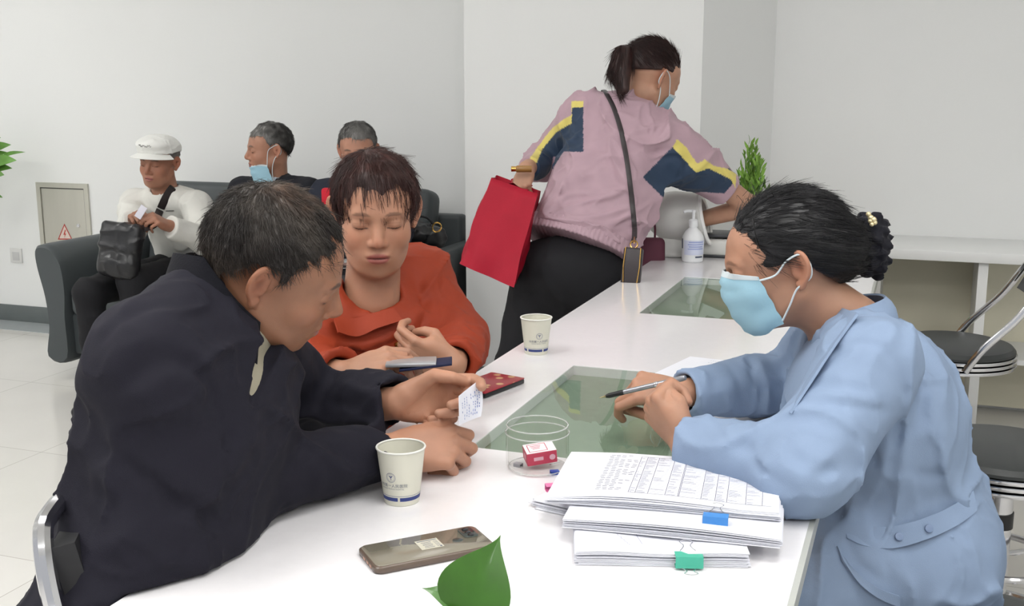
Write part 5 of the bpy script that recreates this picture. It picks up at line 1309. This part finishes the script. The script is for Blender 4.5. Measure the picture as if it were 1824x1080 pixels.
    yelR = q2([(1198, 262), (1206, 248), (1222, 262), (1242, 292), (1256, 284), (1272, 296), (1294, 300), (1312, 310), (1310, 335), (1302, 320), (1290, 314), (1262, 300), (1240, 308), (1222, 288)])
    def jc(P):
        a, b = uv(P); C = np.tile(pink, (len(P), 1)); C *= (1+.04*noise3(P, 30, 2))[:, None]
        back = (P-tf(T, (0, .03, 0)))@T[:3, 1] < np.where(a > 1200, .12, .03)
        w = (inpoly(a, b, patchL) | inpoly(a, b, patchR)) & back; C[w] = navy
        w = (inpoly(a, b, yelL) | inpoly(a, b, yelR)) & back; C[w] = yel; return C
    lo, hi = bbox([pel, nb, shR, shL, elL, wrL, cR, tf(T, (.18, .1, 0)), tf(T, (-.18, -.1, 0))], .10)
    sdf_obj('jacket', J, [(lo, hi, .0042)], fabric('jacket_cloth', (205, 178, 188), .6, attr=True, sheen=.2, bump=.15), t, jc)
    NM = frame(nb, y=T[:3, 1], z=NA)
    collar('collar', NM, lambda a: (.070, .074, -.028), lambda a: (.062, .068, .03-.03*max(0, math.cos(a))), 25, 335, .005, fabric('pink_cloth', (176, 148, 158), .6), t)
    # elastic hem
    HB = Sdf(); HB.u(ell((0, -.01, .10), (.213, .168, .32), T), .02); HB.keep(half(tf(T, (0, 0, .122)), T[:3, 2])); HB.keep(half(tf(T, (0, 0, .070)), -T[:3, 2]))
    HB.d(lambda P: .0022*np.sin(to_local(T, P)[:, 0]*420)); c = pel; sdf_obj('hem_band', HB, [(c-.26, c+.26, .005)], fabric('pink_cloth'), t)
    hd = nrm(V(T[0, 0], T[1, 0], 0)); hR, hL = pel+hd*.085-V(0, 0, .04), pel-hd*.085-V(0, 0, .04)
    aL = V(-1.37, 3.62, .09); aR = V(-1.19, 3.80, .09); kR = (hR+aR)/2+V(.0, .02, 0); kL = (hL+aL)/2+V(-.0, 0, 0)
    _, tr = trousers('trousers', hR, hL, kR, kL, aR, aL, fabric('black_trouser'), t, .007, (.125, .10, .09), pel=ell((0, 0, -.03), (.185, .15, .13), T))
    f = nrm(cv(.8, 0, .6)*V(1, 1, 0))
    for a in (aR, aL): shoe('shoe', a, f, mat('white_shoe', (215, 215, 215), .4), t, .9)
    # hair and ponytail
    tail0 = cdep(1128, 88, 3.20); tail = [tail0, cdep(1110, 98, 3.18), cdep(1104, 128, 3.16), cdep(1110, 158, 3.15)]
    def hair_sdf(P):
        q = to_local(H, P)/hs; x, y, z = q.T; ax = np.abs(x)
        k = np.sqrt((x/.082)**2+((y+.018)/.100)**2+((z-.033)/.0925)**2); d = (k-1)*.085
        line = np.where(y > .02, .055-(y-.05)*.1, np.where(y > -.03, .03, .02+(y+.03)*.45)); return np.maximum(d, (line-z)*.7)*hs
    hair_sdf.c = H[:3, 3]; hair_sdf.r = .3
    HS = Sdf(); HS.u(hair_sdf, 0); HS.u(chain(tail, [.016, .034, .040, .022]), .01); c = (H[:3, 3]+tail[2])/2
    def dirs(P):
        D = tail0-P; dd = np.linalg.norm(D, axis=1); D = D/(dd[:, None]+1e-6); m = ((P-tail0)@CR < .0) & ((P-tail0)@CU < .02); D[m] = cv(-.05, -1, 0); return D
    col = np.array(srgb(50, 32, 30)[:3])
    hair_mesh('hair', HS, c-.19, c+.19, .0045, mat('hair_strand'), t, dirs, 2600, .05, .0008, .0, .07, color=lambda P: col*(1+.5*noise3(P*np.array([1, 1, .3]), 160, 3))[:, None])
    face_mask(t, H, hs, pull=.03, label='pale blue face mask pulled below the nose')
    return t, T, pel, shL, shR, wrL, ML, J
PC, C_T, C_pel, C_shL, C_shR, C_wrL, C_ML, C_J = person_c()
# red tote bag hanging from her hand
def tote():
    t = thing('tote_bag', 'red fabric tote bag hanging from the hand of the pink-jacket person', 'bag', (-1.12, 2.9, .84))
    red = fabric('red_nonwoven', (160, 18, 42), .6, bump=.4)
    ctop = [cdep(876, 317, 3.10), cdep(958, 346, 3.02), cdep(962, 340, 3.20), cdep(885, 312, 3.26)]
    cbot = [cdep(818, 470, 3.08), cdep(912, 510, 3.00), cdep(922, 500, 3.15), cdep(835, 465, 3.22)]
    rings = []; n = 36
    for k in range(15):
        v = k/14; q = [a*(1-v)+b*v for a, b in zip(ctop, cbot)]; ring = []
        cen = sum(q)/4
        for i in range(n):
            s = i/n*4; j = int(s); f = s-j; p = q[j]*(1-f)+q[(j+1) % 4]*f
            wv = .006*math.sin(i*1.1+v*5)+.005*math.sin(i*.5-v*9); p = p+nrm(p-cen)*(wv*(.3+v)-.008*math.sin(3.14*f)*(1-v)+.012*math.sin(3.14*v)*math.sin(3.14*f)); ring.append(p)
        rings.append(ring)
    v = [p for r in rings for p in r]; F = []
    for k in range(14):
        for i in range(n): j = (i+1) % n; F.append((k*n+i, k*n+j, (k+1)*n+j, (k+1)*n+i))
    F.append(tuple(14*n+i for i in range(n)))
    o = link('bag_body', v, F, red, t, True, auto=.9); mo = o.modifiers.new('th', 'SOLIDIFY'); mo.thickness = .0018
    top = C_wrL+C_ML[:3, 1]*.085-CU*.01
    for a, b_, off in ((cdep(909, 326, 3.08), cdep(938, 338, 3.06), -.006), (cdep(915, 318, 3.22), cdep(945, 328, 3.2), .01)):
        m = top+CF*off
        P = crom([a, a*.5+m*.5+CR*-.003, m-CR*.006+CU*.004, m+CR*.010+CU*.004, b_*.5+m*.5+CR*.004, b_], 6)
        b = MB(); b.tube(P, .011, 8, flat=(1, .12), ref=CR); b.link('handle', red, t)
    return t
tote()
# small bottle with a golden cap in the same hand
b = MB(); p = C_wrL+C_ML[:3, 1]*.08-CR*.012; M = frame(cdep(921, 301, 3.16), y=cv(0, 1, 0), z=cv(-1, .1, 0))
t = thing('drink_bottle', 'small bottle with golden cap held in the hand with the red tote', 'bottle', cdep(921, 301, 3.16))
b.lathe([(.0, -.05), (.012, -.05), (.012, .0), (.008, .006)], 16, M); b.link('bottle_body', mat('amber_plastic', (150, 110, 60), .3), t)
b = MB(); b.lathe([(.009, .004), (.0095, .02), (0, .021)], 16, M); b.link('cap', mat('gold_metal'), t)
# crossbody purse
def purse():
    t = thing('crossbody_purse', 'small dark crossbody purse with gold hardware on a long strap', 'bag', cdep(1130, 480, 3.02))
    pts = [(1078, 164), (1092, 190), (1104, 225), (1112, 262), (1118, 300), (1123, 340), (1127, 380), (1129, 410)]
    pts = [tuple(p) for p in crom([(x, y, 0) for x, y in pts], 4)[:, :2]]
    c = px_curve(C_J, pts, .004, 2.4, True)
    e = cdep(1130, 424, 3.03); c = np.concatenate([c, [e]])
    b = MB(); b.tube(crom(c, 2), .0085, 8, flat=(1, .22), ref=CR); b.link('strap', mat('dark_leather', (54, 48, 50), .4, bump=.15), t)
    front = crom([c[0], c[0]+CF*.09-CU*.01, tf(C_T, (-.05, .15, .42)), tf(C_T, (.06, .18, .28)), tf(C_T, (.17, .14, .12)), e+CF*.02], 5)
    b = MB(); b.tube(front, .0085, 8, flat=(1, .22), ref=CR); b.link('strap', mat('dark_leather'), t)
    M = frame(cdep(1126, 476, 2.97), x=cv(.95, .2, .25), y=cv(.0, 1, 0)); M = frame(M[:3, 3], y=cv(.1, 1, 0), z=cv(-.25, 0, -1))
    b = MB(); b.box((0, 0, 0), (.062, .125, .035), M, bev=.008, seg=3); b.link('purse_body', mat('dark_leather'), t)
    g = mat('gold_metal'); b = MB()
    for s in (-1, 1): b.tube([tf(M, (s*.024, .062, .019)), tf(M, (s*.026, .0, .0195)), tf(M, (s*.022, -.05, .019))], .0018, 6)
    b.link('zip_trim', g, t)
    b = MB(); b.tube([tf(M, (.012*math.cos(a), .072+.012*math.sin(a), .01)) for a in np.linspace(0, 6.28, 14)[:-1]], .0022, 6, closed=True); b.link('ring', g, t)
    b = MB(); b.tube([e+CU*.002, tf(M, (0, .078, .01))], .003, 8); b.link('clasp', g, t)
purse()
# maroon bag standing against the counter front, just beyond the purse
M = frame(cdep(1152, 448, 3.35), y=cv(0, 1, 0), z=cv(.1, 0, -1)); b = MB(); b.box((-.01, -.05, 0), (.15, .20, .06), M, bev=.02, seg=3)
t = thing('maroon_bag', 'maroon bag held in front of the pink-jacket person beside the counter end', 'bag', cdep(1152, 480, 3.35)); b.link('bag_body', fabric('maroon_cloth', (96, 52, 66), .7), t)
b = MB(); b.tube(crom([tf(M, (-.03, .045, 0)), tf(M, (-.028, .10, 0)), tf(M, (0, .115, 0)), tf(M, (.028, .10, 0)), tf(M, (.03, .045, 0))], 5), .004, 6); b.link('handle', fabric('maroon_cloth'), t)
# ------------------------------------------------------------------ grey sofa with three seated men
M_sofa = mat('sofa_leather', (70, 75, 77), .5, var=.05, vscale=5, bump=.1, bscale=150)
SX0, SX1, SY0, SY1 = -3.86, -2.0, 4.08, 4.97
def sofa():
    t = thing('sofa', 'long grey leather sofa against the back wall', 'sofa', ((SX0+SX1)/2, 4.65, 0))
    b = MB(); b.box(((SX0+SX1)/2, 4.53, .22), (SX1-SX0-.2, .80, .2), bev=.02, seg=3); b.link('base', M_sofa, t)
    n = 3; w = (SX1-SX0-.28)/n
    for i in range(n):
        x = SX0+.14+w*(i+.5)
        b = MB(); b.box((x, 4.39, .385), (w-.006, .60, .13), bev=.03, seg=4); b.link('seat_cushion', M_sofa, t)
        b = MB(); M = frame((x, 4.76, .64), x=(1, 0, 0), y=(0, .97, -.22)); b.box((0, 0, 0), (w-.01, .16, .52), M, bev=.05, seg=5); b.link('back_cushion', M_sofa, t)
    b = MB(); b.box(((SX0+SX1)/2, 4.92, .42), (SX1-SX0-.1, .09, .70), bev=.02, seg=3); b.link('back_frame', M_sofa, t)
    for s, x in ((-1, SX0), (1, SX1)):
        # flared arm: thick rolled top, waisted front
        prof = [(0, .10), (.115, .10), (.12, .30), (.13, .44), (.115, .57), (.06, .64), (.0, .65), (-.03, .63), (-.025, .55), (.01, .40), (.02, .25)]
        prof = crom(prof, 4, closed=True)
        v = []; m = len(prof); ys = [SY0, SY0+.012, SY0+.05, 4.5, SY1-.02]; sc = [.95, .99, 1, 1, 1]
        for y, k in zip(ys, sc):
            for a, z in prof: v.append((x-s*(.05+(a-.05)*k) if 1 else x, y, .35+(z-.35)*k))
        F = []
        for j in range(len(ys)-1):
            for i in range(m): q = (i+1) % m; f = (j*m+i, j*m+q, (j+1)*m+q, (j+1)*m+i); F.append(f if s < 0 else f[::-1])
        F.append(tuple(range(m))[::-1] if s < 0 else tuple(range(m))); F.append(tuple((len(ys)-1)*m+i for i in range(m)) if s < 0 else tuple((len(ys)-1)*m+i for i in range(m))[::-1])
        link('arm', v, F, M_sofa, t, True, auto=.7)
    for x in (SX0+.12, SX1-.12):
        for y in (4.2, 4.86): b = MB(); b.lathe([(.018, 0), (.024, .12)], 14, c=(x, y, 0)); b.link('foot', M_black, t)
    return t
sofa()
def sitter(lbl, hx, hy, ht, hfwd, hup, X, face, top_col, skin_c, topname, lean=0, hcol=(40, 36, 34), grey=0, hands=None, shirt=None, knees=None, open_front=False, hs=.98, capped=False, chestY=4.47):
    """a person on the sofa; X = seat position"""
    t = thing('person', lbl, 'person', (X, 4.6, 0)); f = nrm(V(*face)); rt = V(f[1], -f[0], 0)
    H = hframe(dep(hx, hy, ht), hfwd, hup); pel = V(X, chestY, .55); nb = H[:3, 3]+V(0, 0, -.138)-f*.01+V(0, .02, 0)
    shR, shL = nb+rt*.175+V(0, 0, -.062), nb-rt*.175+V(0, 0, -.062)
    elR, elL, wrR, wrL = hands if hands else (shR+V(0, 0, -.27)+f*.05, shL+V(0, 0, -.27)+f*.05, shR*.6+shL*.4+f*.3+V(0, 0, -.38), shL*.6+shR*.4+f*.3+V(0, 0, -.38))
    T = torso_frame(pel, nb, shR); Ls = np.linalg.norm(nb-pel)
    S = Sdf(); head(S, H, hs, jaw=1.05, nose=1.05, ears=(1, 1)); neck(S, H, nb, .052, .06, hs)
    S.u(ell((0, -.01, Ls*.55), (.12, .07, .18), T), .04)
    for a, b, c in ((shR, elR, wrR), (shL, elL, wrL)): S.u(rcone(a, b, .04, .032), .03); S.u(rcone(b, c, .033, .026), .015)
    Ms = []
    for sd, el, wr in ((1, elR, wrR), (-1, elL, wrL)):
        M = frame(wr, y=nrm(wr-el)+V(0, 0, .1), z=V(0, 0, 1)+rt*sd*.9-f*.2); Ms.append(M)
        hand(S, M, sd, [(50, 55, 30), (58, 60, 30), (62, 62, 30), (66, 62, 30)], [(-.042, .058, -.022), (-.034, .082, -.034), (-.022, .10, -.04)], .93)
    sc = skin_color(skin_c, H, hs, brow=(70, 60, 52), lip=(150, 90, 84), blush=.12)
    boxes = [(H[:3, 3]-.15, H[:3, 3]+.15, .0036)]
    for M in Ms: c = tf(M, (0, .06, 0)); boxes.append((c-.1, c+.1, .0034))
    lo, hi = bbox([nb, shR, shL, elR, wrR, elL, wrL, pel], .06); boxes.append((lo, hi, .009)); sdf_obj('body', S, boxes, M_skin, t, sc)
    J = Sdf(); J.u(ell((0, 0, Ls*.70), (.165, .115, .15), T), .05); J.u(ell((0, .01, Ls*.3), (.175, .145, .2), T), .06); J.u(ell((0, 0, .02), (.18, .15, .1), T), .05)
    J.u(rcone(nb+V(0, 0, -.02), shL, .052, .06), .04); J.u(rcone(nb+V(0, 0, -.02), shR, .052, .06), .04)
    for a, b, c in ((shR, elR, wrR), (shL, elL, wrL)):
        J.u(rcone(a, b, .072, .062), .03); J.u(rcone(b, c, .062, .044), .02); d = nrm(c-b)
        J.keepp(lambda P, e=c-d*.01, d=d, w=c: np.where(np.linalg.norm(P-w, axis=1) < .09, (P-e)@d, -1.), .003)
    NA = nrm(H[:3, 3]-nb); J.cutp(rcone(nb-NA*.03, nb+NA*.2, .058, .07), .008)
    if open_front: J.cutp(rcone(nb+T[:3, 1]*.06, nb+T[:3, 1]*.13-T[:3, 2]*.13, .034, .01), .006)
    rumple(J, .006, (8, 8, 8), int(hx)); rumple(J, .002, (22, 22, 22), int(hx)+1)
    lo, hi = bbox([pel, nb, shR, shL, elR, wrR, elL, wrL], .16); sdf_obj(topname[0], J, [(lo, hi, .0065)], fabric(topname[1], top_col, .8), t)
    if shirt:
        U = Sdf(); U.u(ell((0, 0, Ls*.72), (.155, .108, .15), T), .04); U.u(rcone(nb, nb+T[:3, 1]*.02, .058, .05), .03); U.cut(rcone(nb, nb+NA*.2, .052, .06), .004)
        c = tf(T, (0, .08, Ls*.8)); sdf_obj('shirt', U, [(c-.14, c+.14, .008)], fabric(shirt[0], shirt[1], .85), t)
    hR, hL = pel+rt*.09-V(0, 0, .02), pel-rt*.09-V(0, 0, .02)
    kR, kL = knees if knees else (hR+f*.42+V(0, 0, .0), hL+f*.42)
    aR, aL = V(kR[0]-.01, kR[1]+.04, .1), V(kL[0]-.01, kL[1]+.04, .1)
    trousers('trousers', hR, hL, kR, kL, aR, aL, fabric('black_trouser'), t, .010, (.088, .066, .052))
    for a in (aR, aL): shoe('shoe', a, f, mat('black_shoe'), t)
    c0 = np.array(srgb(*hcol)[:3]); c1 = np.array(srgb(150, 148, 145)[:3])
    def hair_sdf(P):
        q = to_local(H, P)/hs; x, y, z = q.T
        k = np.sqrt((x/.082)**2+((y+.014)/(.094 if capped else .100))**2+((z-.033)/(.080 if capped else .092))**2); d = (k-1)*.085+.003*noise3(q, 70, 2)
        line = np.where(y > .035, .060-(y-.06)*.10, np.where(y > .008, .055-(.035-y)*1.5, np.where(y > -.03, .025, .02+(y+.03)*1.0))); return np.maximum(d, (line-z)*.7)*hs
    hair_sdf.c = H[:3, 3]; hair_sdf.r = .3
    HS = Sdf(); HS.u(hair_sdf, 0); c = H[:3, 3]+V(0, 0, .03); ctr = tf(H, (0, -.04, .12))
    def dirs(P): D = P-ctr; D /= np.linalg.norm(D, axis=1)[:, None]+1e-6; return D+V(0, 0, -.4)
    def hc(P):
        q = to_local(H, P)/hs; w = np.clip(grey*(.35+(q[:, 1]+.02)*7+.5*noise3(q, 50, 3)), 0, .85)[:, None]; return (c0*(1-w)+c1*w)
    hair_mesh('hair', HS, c-.14, c+.14, .0045, mat('hair_strand'), t, dirs, 2600, .015, .0008, .2, .5, color=hc)
    return t, H, T, J, pel, nb, (shR, shL, elR, elL, wrR, wrL), Ms, f, rt
# the man in the white cap
e_wr = (onY(262, 398, 4.33), onY(272, 392, 4.31))
PE = sitter('person in white cap and white sweatshirt seated at the left end of the sofa', 283, 288, 5.0, cv(-.22, -.28, -.93), cv(.06, .95, -.2), -3.24, (-.05, -1, 0), (214, 213, 207), (160, 112, 90), ('sweatshirt', 'white_jersey'),
            hands=(dep(234, 405, 4.92), dep(360, 425, 4.88), dep(240, 390, 4.72), dep(300, 402, 4.70)), knees=(dep(158, 522, 4.66), dep(236, 502, 4.66)), hcol=(110, 106, 102), grey=.6, capped=True)
# the man looking aside, mask on the chin
PF = sitter('person with greying hair in black coat looking aside on the sofa, mask on chin', 480, 266, 5.0, cv(-.88, -.12, -.38), cv(-.02, .98, -.2), -2.80, (-.05, -1, 0), (34, 35, 41), (166, 120, 98), ('coat', 'black_coat'),
            hcol=(42, 40, 38), grey=.75, shirt=('pale_shirt', (176, 186, 196)), open_front=True)
# the man behind the orange blouse
PG = sitter('person with short greying hair seated behind the auburn-haired person on the sofa', 637, 268, 4.72, cv(.0, -.35, -.92), cv(0, .93, -.3), -2.36, (0, -1, 0), (38, 42, 54), (170, 122, 100), ('coat', 'dark_coat'), hcol=(44, 42, 40), grey=.55)
face_mask(PF[0], PF[1], .98, pull=.062, label='pale blue face mask pulled under the chin')
def cap(t, H, s):
    w = mat('cap_cotton', (226, 226, 222), .8, bump=.3, bscale=500)
    S = Sdf(); S.u(ell(np.array((0, -.012, .052))*s, np.array((.094, .109, .072))*s, H), .01); S.keep(half(tf(H, np.array((0, 0, .048))*s), -H[:3, 2]))
    S.u(ell(np.array((0, .035, .085))*s, np.array((.078, .078, .034))*s, H), .02)
    S.keep(half(tf(H, np.array((0, 0, .046))*s), -H[:3, 2])); rumple(S, .002, (30, 30, 30), 6)
    c = H[:3, 3]+V(0, 0, .06); o = sdf_obj('cap_crown', S, [(c-.15, c+.15, .004)], w, None)
    # the cap is a thing of its own, resting on the head
    e = thing('flat_cap', 'white cotton cap with a short peak on the head at the sofa end', 'cap', tf(H, np.array((0, 0, .05))*s)); put(o, e)
    P = []
    for k in range(5):
        row = []
        for i in range(15): a = (i/14-.5)*2.3; r0 = .092+k*.0125*math.cos(a*.75); row.append(tf(H, np.array((r0*math.sin(a)*.92, -.005+r0*1.08*math.cos(a), .052-.004*k-.010*(math.sin(a))**2*1.2))*s))
        P.append(row)
    b = MB(); b.sheet(P, .003); b.link('peak', w, e)
    # illegible embroidered script across the front
    b = MB(); P = []
    for i in range(42):
        u = i/41; x = (.034-.062*u); P.append(S.ops and tf(H, np.array((x, .096-1.6*x*x+.004, .088+.0035*math.sin(u*52)+.003*math.sin(u*17)))*s))
    P = [p+H[:3, 1]*(-float(S(p[None])[0])+.001 if float(S(p[None])[0]) < .02 else 0) for p in P]
    b.tube(P, .0009, 5); b.link('embroidery', mat('ink_dark', (60, 58, 58), .7), e)
cap(PE[0], PE[1], .98)
# small logo on the sweatshirt
def logo():
    J = PE[3]; p = J.hit(302, 374, 4.0)
    if p is None: return
    n = J.normal(p[None])[0]; M = frame(p+n*.003, y=CU, z=n)
    b = MB(); b.box((0, .006, 0), (.035, .005, .001), M); b.box((.004, -.003, 0), (.045, .003, .001), M); b.link('chest_logo', mat('ink_dark'), PE[0], smooth=False)
logo()
# his black shoulder bag and strap
def shoulder_bag():
    t = thing('shoulder_bag', 'crumpled black leather shoulder bag on the lap of the white-capped person', 'bag', onY(215, 480, 4.25))
    lm = mat('black_soft_leather', (34, 34, 36), .3, bump=.7, bscale=45, var=.2, vscale=30)
    c = dep(217, 442, 4.62); M = frame(c, y=cv(.16, 1, 0), z=cv(-.15, .15, -1)); S = Sdf(); e = lambda p, r: ell(p, r, M)
    S.u(rbox((0, -.01, 0), (.088, .115, .036), .03, M), .02); S.u(rbox((0, .045, .018), (.090, .06, .03), .02, M), .008); S.u(e((.0, -.07, .01), (.085, .05, .045)), .03); rumple(S, .003, (16, 10, 16), 3)
    sdf_obj('bag_body', S, [(c-.16, c+.16, .005)], lm, t)
    b = MB(); b.tube(crom([tf(M, (-.06, .09, .03)), tf(M, (0, .098, .036)), tf(M, (.06, .088, .03))], 5), .003, 6); b.link('zip', M_black, t)
    J = PE[3]; p = px_curve(J, [tuple(q) for q in crom([(326, 322, 0), (312, 332, 0), (298, 350, 0), (286, 374, 0)], 4)[:, :2]], .006, 4, True)
    P = np.concatenate([p, [dep(272, 402, 4.66), tf(M, (.06, .09, 0))]]) if len(p) else [c, c+V(0, 0, .1)]
    b = MB(); b.tube(crom(P, 5), .017, 8, flat=(1, .12), ref=CR); b.link('strap', fabric('black_web', (40, 34, 34), .7), t)
shoulder_bag()
# folded card in his hands
M = frame(dep(251, 378, 4.60), y=cv(.5, .8, 0), z=cv(.1, .3, -1)); b = MB(); b.box((0, 0, 0), (.03, .055, .004), M); t = thing('paper_card', 'small white folded card in the hands of the white-capped person', 'card', onY(250, 377, 4.27)); b.link('card_body', mat('pale_card', (206, 204, 214), .6), t, smooth=False)
# black handbag on the right arm of the sofa
def handbag():
    t = thing('handbag', 'black handbag lying on the right arm of the sofa', 'bag', (-2.2, 4.6, .6)); c = onY(752, 423, 4.50)+V(0, 0, .015); M = frame(c, x=CR, y=(0, 1, 0)); S = Sdf(); e = lambda p, r: ell(p, r, M)
    S.u(e((-.02, 0, .0), (.11, .08, .05)), .02); S.u(e((.06, -.03, -.01), (.05, .05, .045)), .03); rumple(S, .008, (20, 20, 20), 8); lo = c-.17; sdf_obj('bag_body', S, [(lo, c+.17, .006)], mat('black_soft_leather'), t)
    b = MB(); p0 = onY(778, 405, 4.40); b.tube([p0+.02*(math.cos(a)*cv(.5, .2, 0)+math.sin(a)*cv(-.3, 1, 0)) for a in np.linspace(0, 6.28, 15)[:-1]], .0035, 6, closed=True); b.link('ring', mat('gold_metal'), t)
    b = MB(); b.tube(crom([tf(M, (-.09, 0, .03)), tf(M, (-.06, .0, .075)), tf(M, (.02, 0, .075)), tf(M, (.06, 0, .03))], 5), .006, 8); b.link('handle', mat('black_soft_leather'), t)
handbag()
# red cord bag beside the third man
t = thing('red_bag', 'small bright red bag between the two people at the right of the sofa', 'bag', onY(581, 372, 4.45)); c = dep(583, 360, 4.72); b = MB(); M = frame(c, x=CR, y=(0, 1, 0)); b.box((0.0, 0, 0), (.045, .04, .12), M, bev=.012, seg=3); b.link('bag_body', fabric('bright_red', (200, 34, 52), .6), t)
b = MB(); b.lathe([(0, -.008), (.007, -.004), (.008, 0), (.007, .004), (0, .008)], 12, c=dep(581, 368, 4.66)); b.link('bead', mat('pearl_gold'), t)
# ------------------------------------------------------------------ things held in the hands
# paper slip in the far hand of the man in navy
t = thing('paper_slip', 'small white printed slip held up in the hand over the counter', 'paper', dep(836, 730, 1.88)); ts = 1.745; q = [dep(817, 706, ts), dep(855, 676, ts+.05), dep(856, 742, ts+.05), dep(818, 758, ts)]; G = []
for i in range(9):
    u = i/8; row = []
    for j in range(9): v = j/8; p = q[0]*(1-u)*(1-v)+q[1]*u*(1-v)+q[2]*u*v+q[3]*(1-u)*v+CF*(.010*math.sin(u*3.14))*1.; p = p+CR*.004*math.sin(v*3)*u; row.append(p)
    G.append(row)
G = np.array(G); b = MB(); b.sheet(G, .0005); b.link('sheet', M_paper, t, auto=1)
b = MB(); R = np.random.default_rng(5)
def SG(u, v):
    u *= 8; v *= 8; i, j = min(int(u), 7), min(int(v), 7); f, h = u-i, v-j; return G[i, j]*(1-f)*(1-h)+G[i+1, j]*f*(1-h)+G[i+1, j+1]*f*h+G[i, j+1]*(1-f)*h-CF*.0009
for k in range(9):
    u = .14+.09*k; v = .2
    while v < .85:
        w = R.uniform(.03, .08)
        if R.random() < .7: a_, b_ = SG(u, v), SG(u, v+w); s = CR*.0007; b.add([a_-s, a_+s, b_+s, b_-s], [(0, 1, 2, 3)])
        v += w+.03
b.link('printing', mat('slip_ink', (120, 132, 178), .7), t, smooth=False)
# phone in a navy folding cover
t = thing('smartphone', 'silver phone in an open navy cover held by the orange-blouse person', 'phone', dep(735, 648, 1.98)); c = dep(736, 645, 1.955); M = frame(c, x=cv(1, .02, .05), y=cv(0, .12, 1))
b = MB(); b.box((-.003, 0, 0), (.088, .07, .007), M, bev=.002); b.link('phone_body', mat('phone_silver', (176, 178, 182), .3, .5), t)
b = MB(); b.box((.022, .0, -.0065), (.092, .074, .004), M@frame((0, 0, 0), x=(1, 0, .10), y=(0, 1, 0)), bev=.001); b.link('cover', fabric('navy_cover', (26, 32, 62), .6), t)
# pen of the nurse
t = thing('pen', 'clear and silver pen held by the nurse above the glass', 'pen', dep(1145, 692, 1.93)); a_ = dep(1068, 709, 1.955); b_ = dep(1221, 673, 1.865); d = b_-a_; L = np.linalg.norm(d); M = frame(a_, y=np.cross(d, CU), z=d)
b = MB(); b.lathe([(.0006, 0), (.0018, .010), (.0032, .014)], 16, M); b.link('tip', mat('pen_steel', (200, 190, 150), .25, .8), t)
b = MB(); b.lathe([(.0033, .014), (.0046, .020), (.0048, .045), (.0044, .05)], 20, M); b.link('grip', mat('black_plastic'), t)
b = MB(); b.lathe([(.0042, .05), (.0045, .055), (.0045, L-.03), (.005, L-.026), (.005, L-.006), (.0042, L)], 20, M); b.link('barrel', mat('pen_grey', (150, 152, 158), .2, .5, coat=.5), t)
b = MB(); b.box((.0, -.0066, L-.025), (.003, .0016, .042), M, bev=.0005); b.link('clip', mat('pen_grey'), t)
b = MB(); b.lathe([(.0049, L-.058), (.0051, L-.057), (.0051, L-.054), (.0049, L-.053)], 20, M); b.link('silver_ring', M_chrome, t)
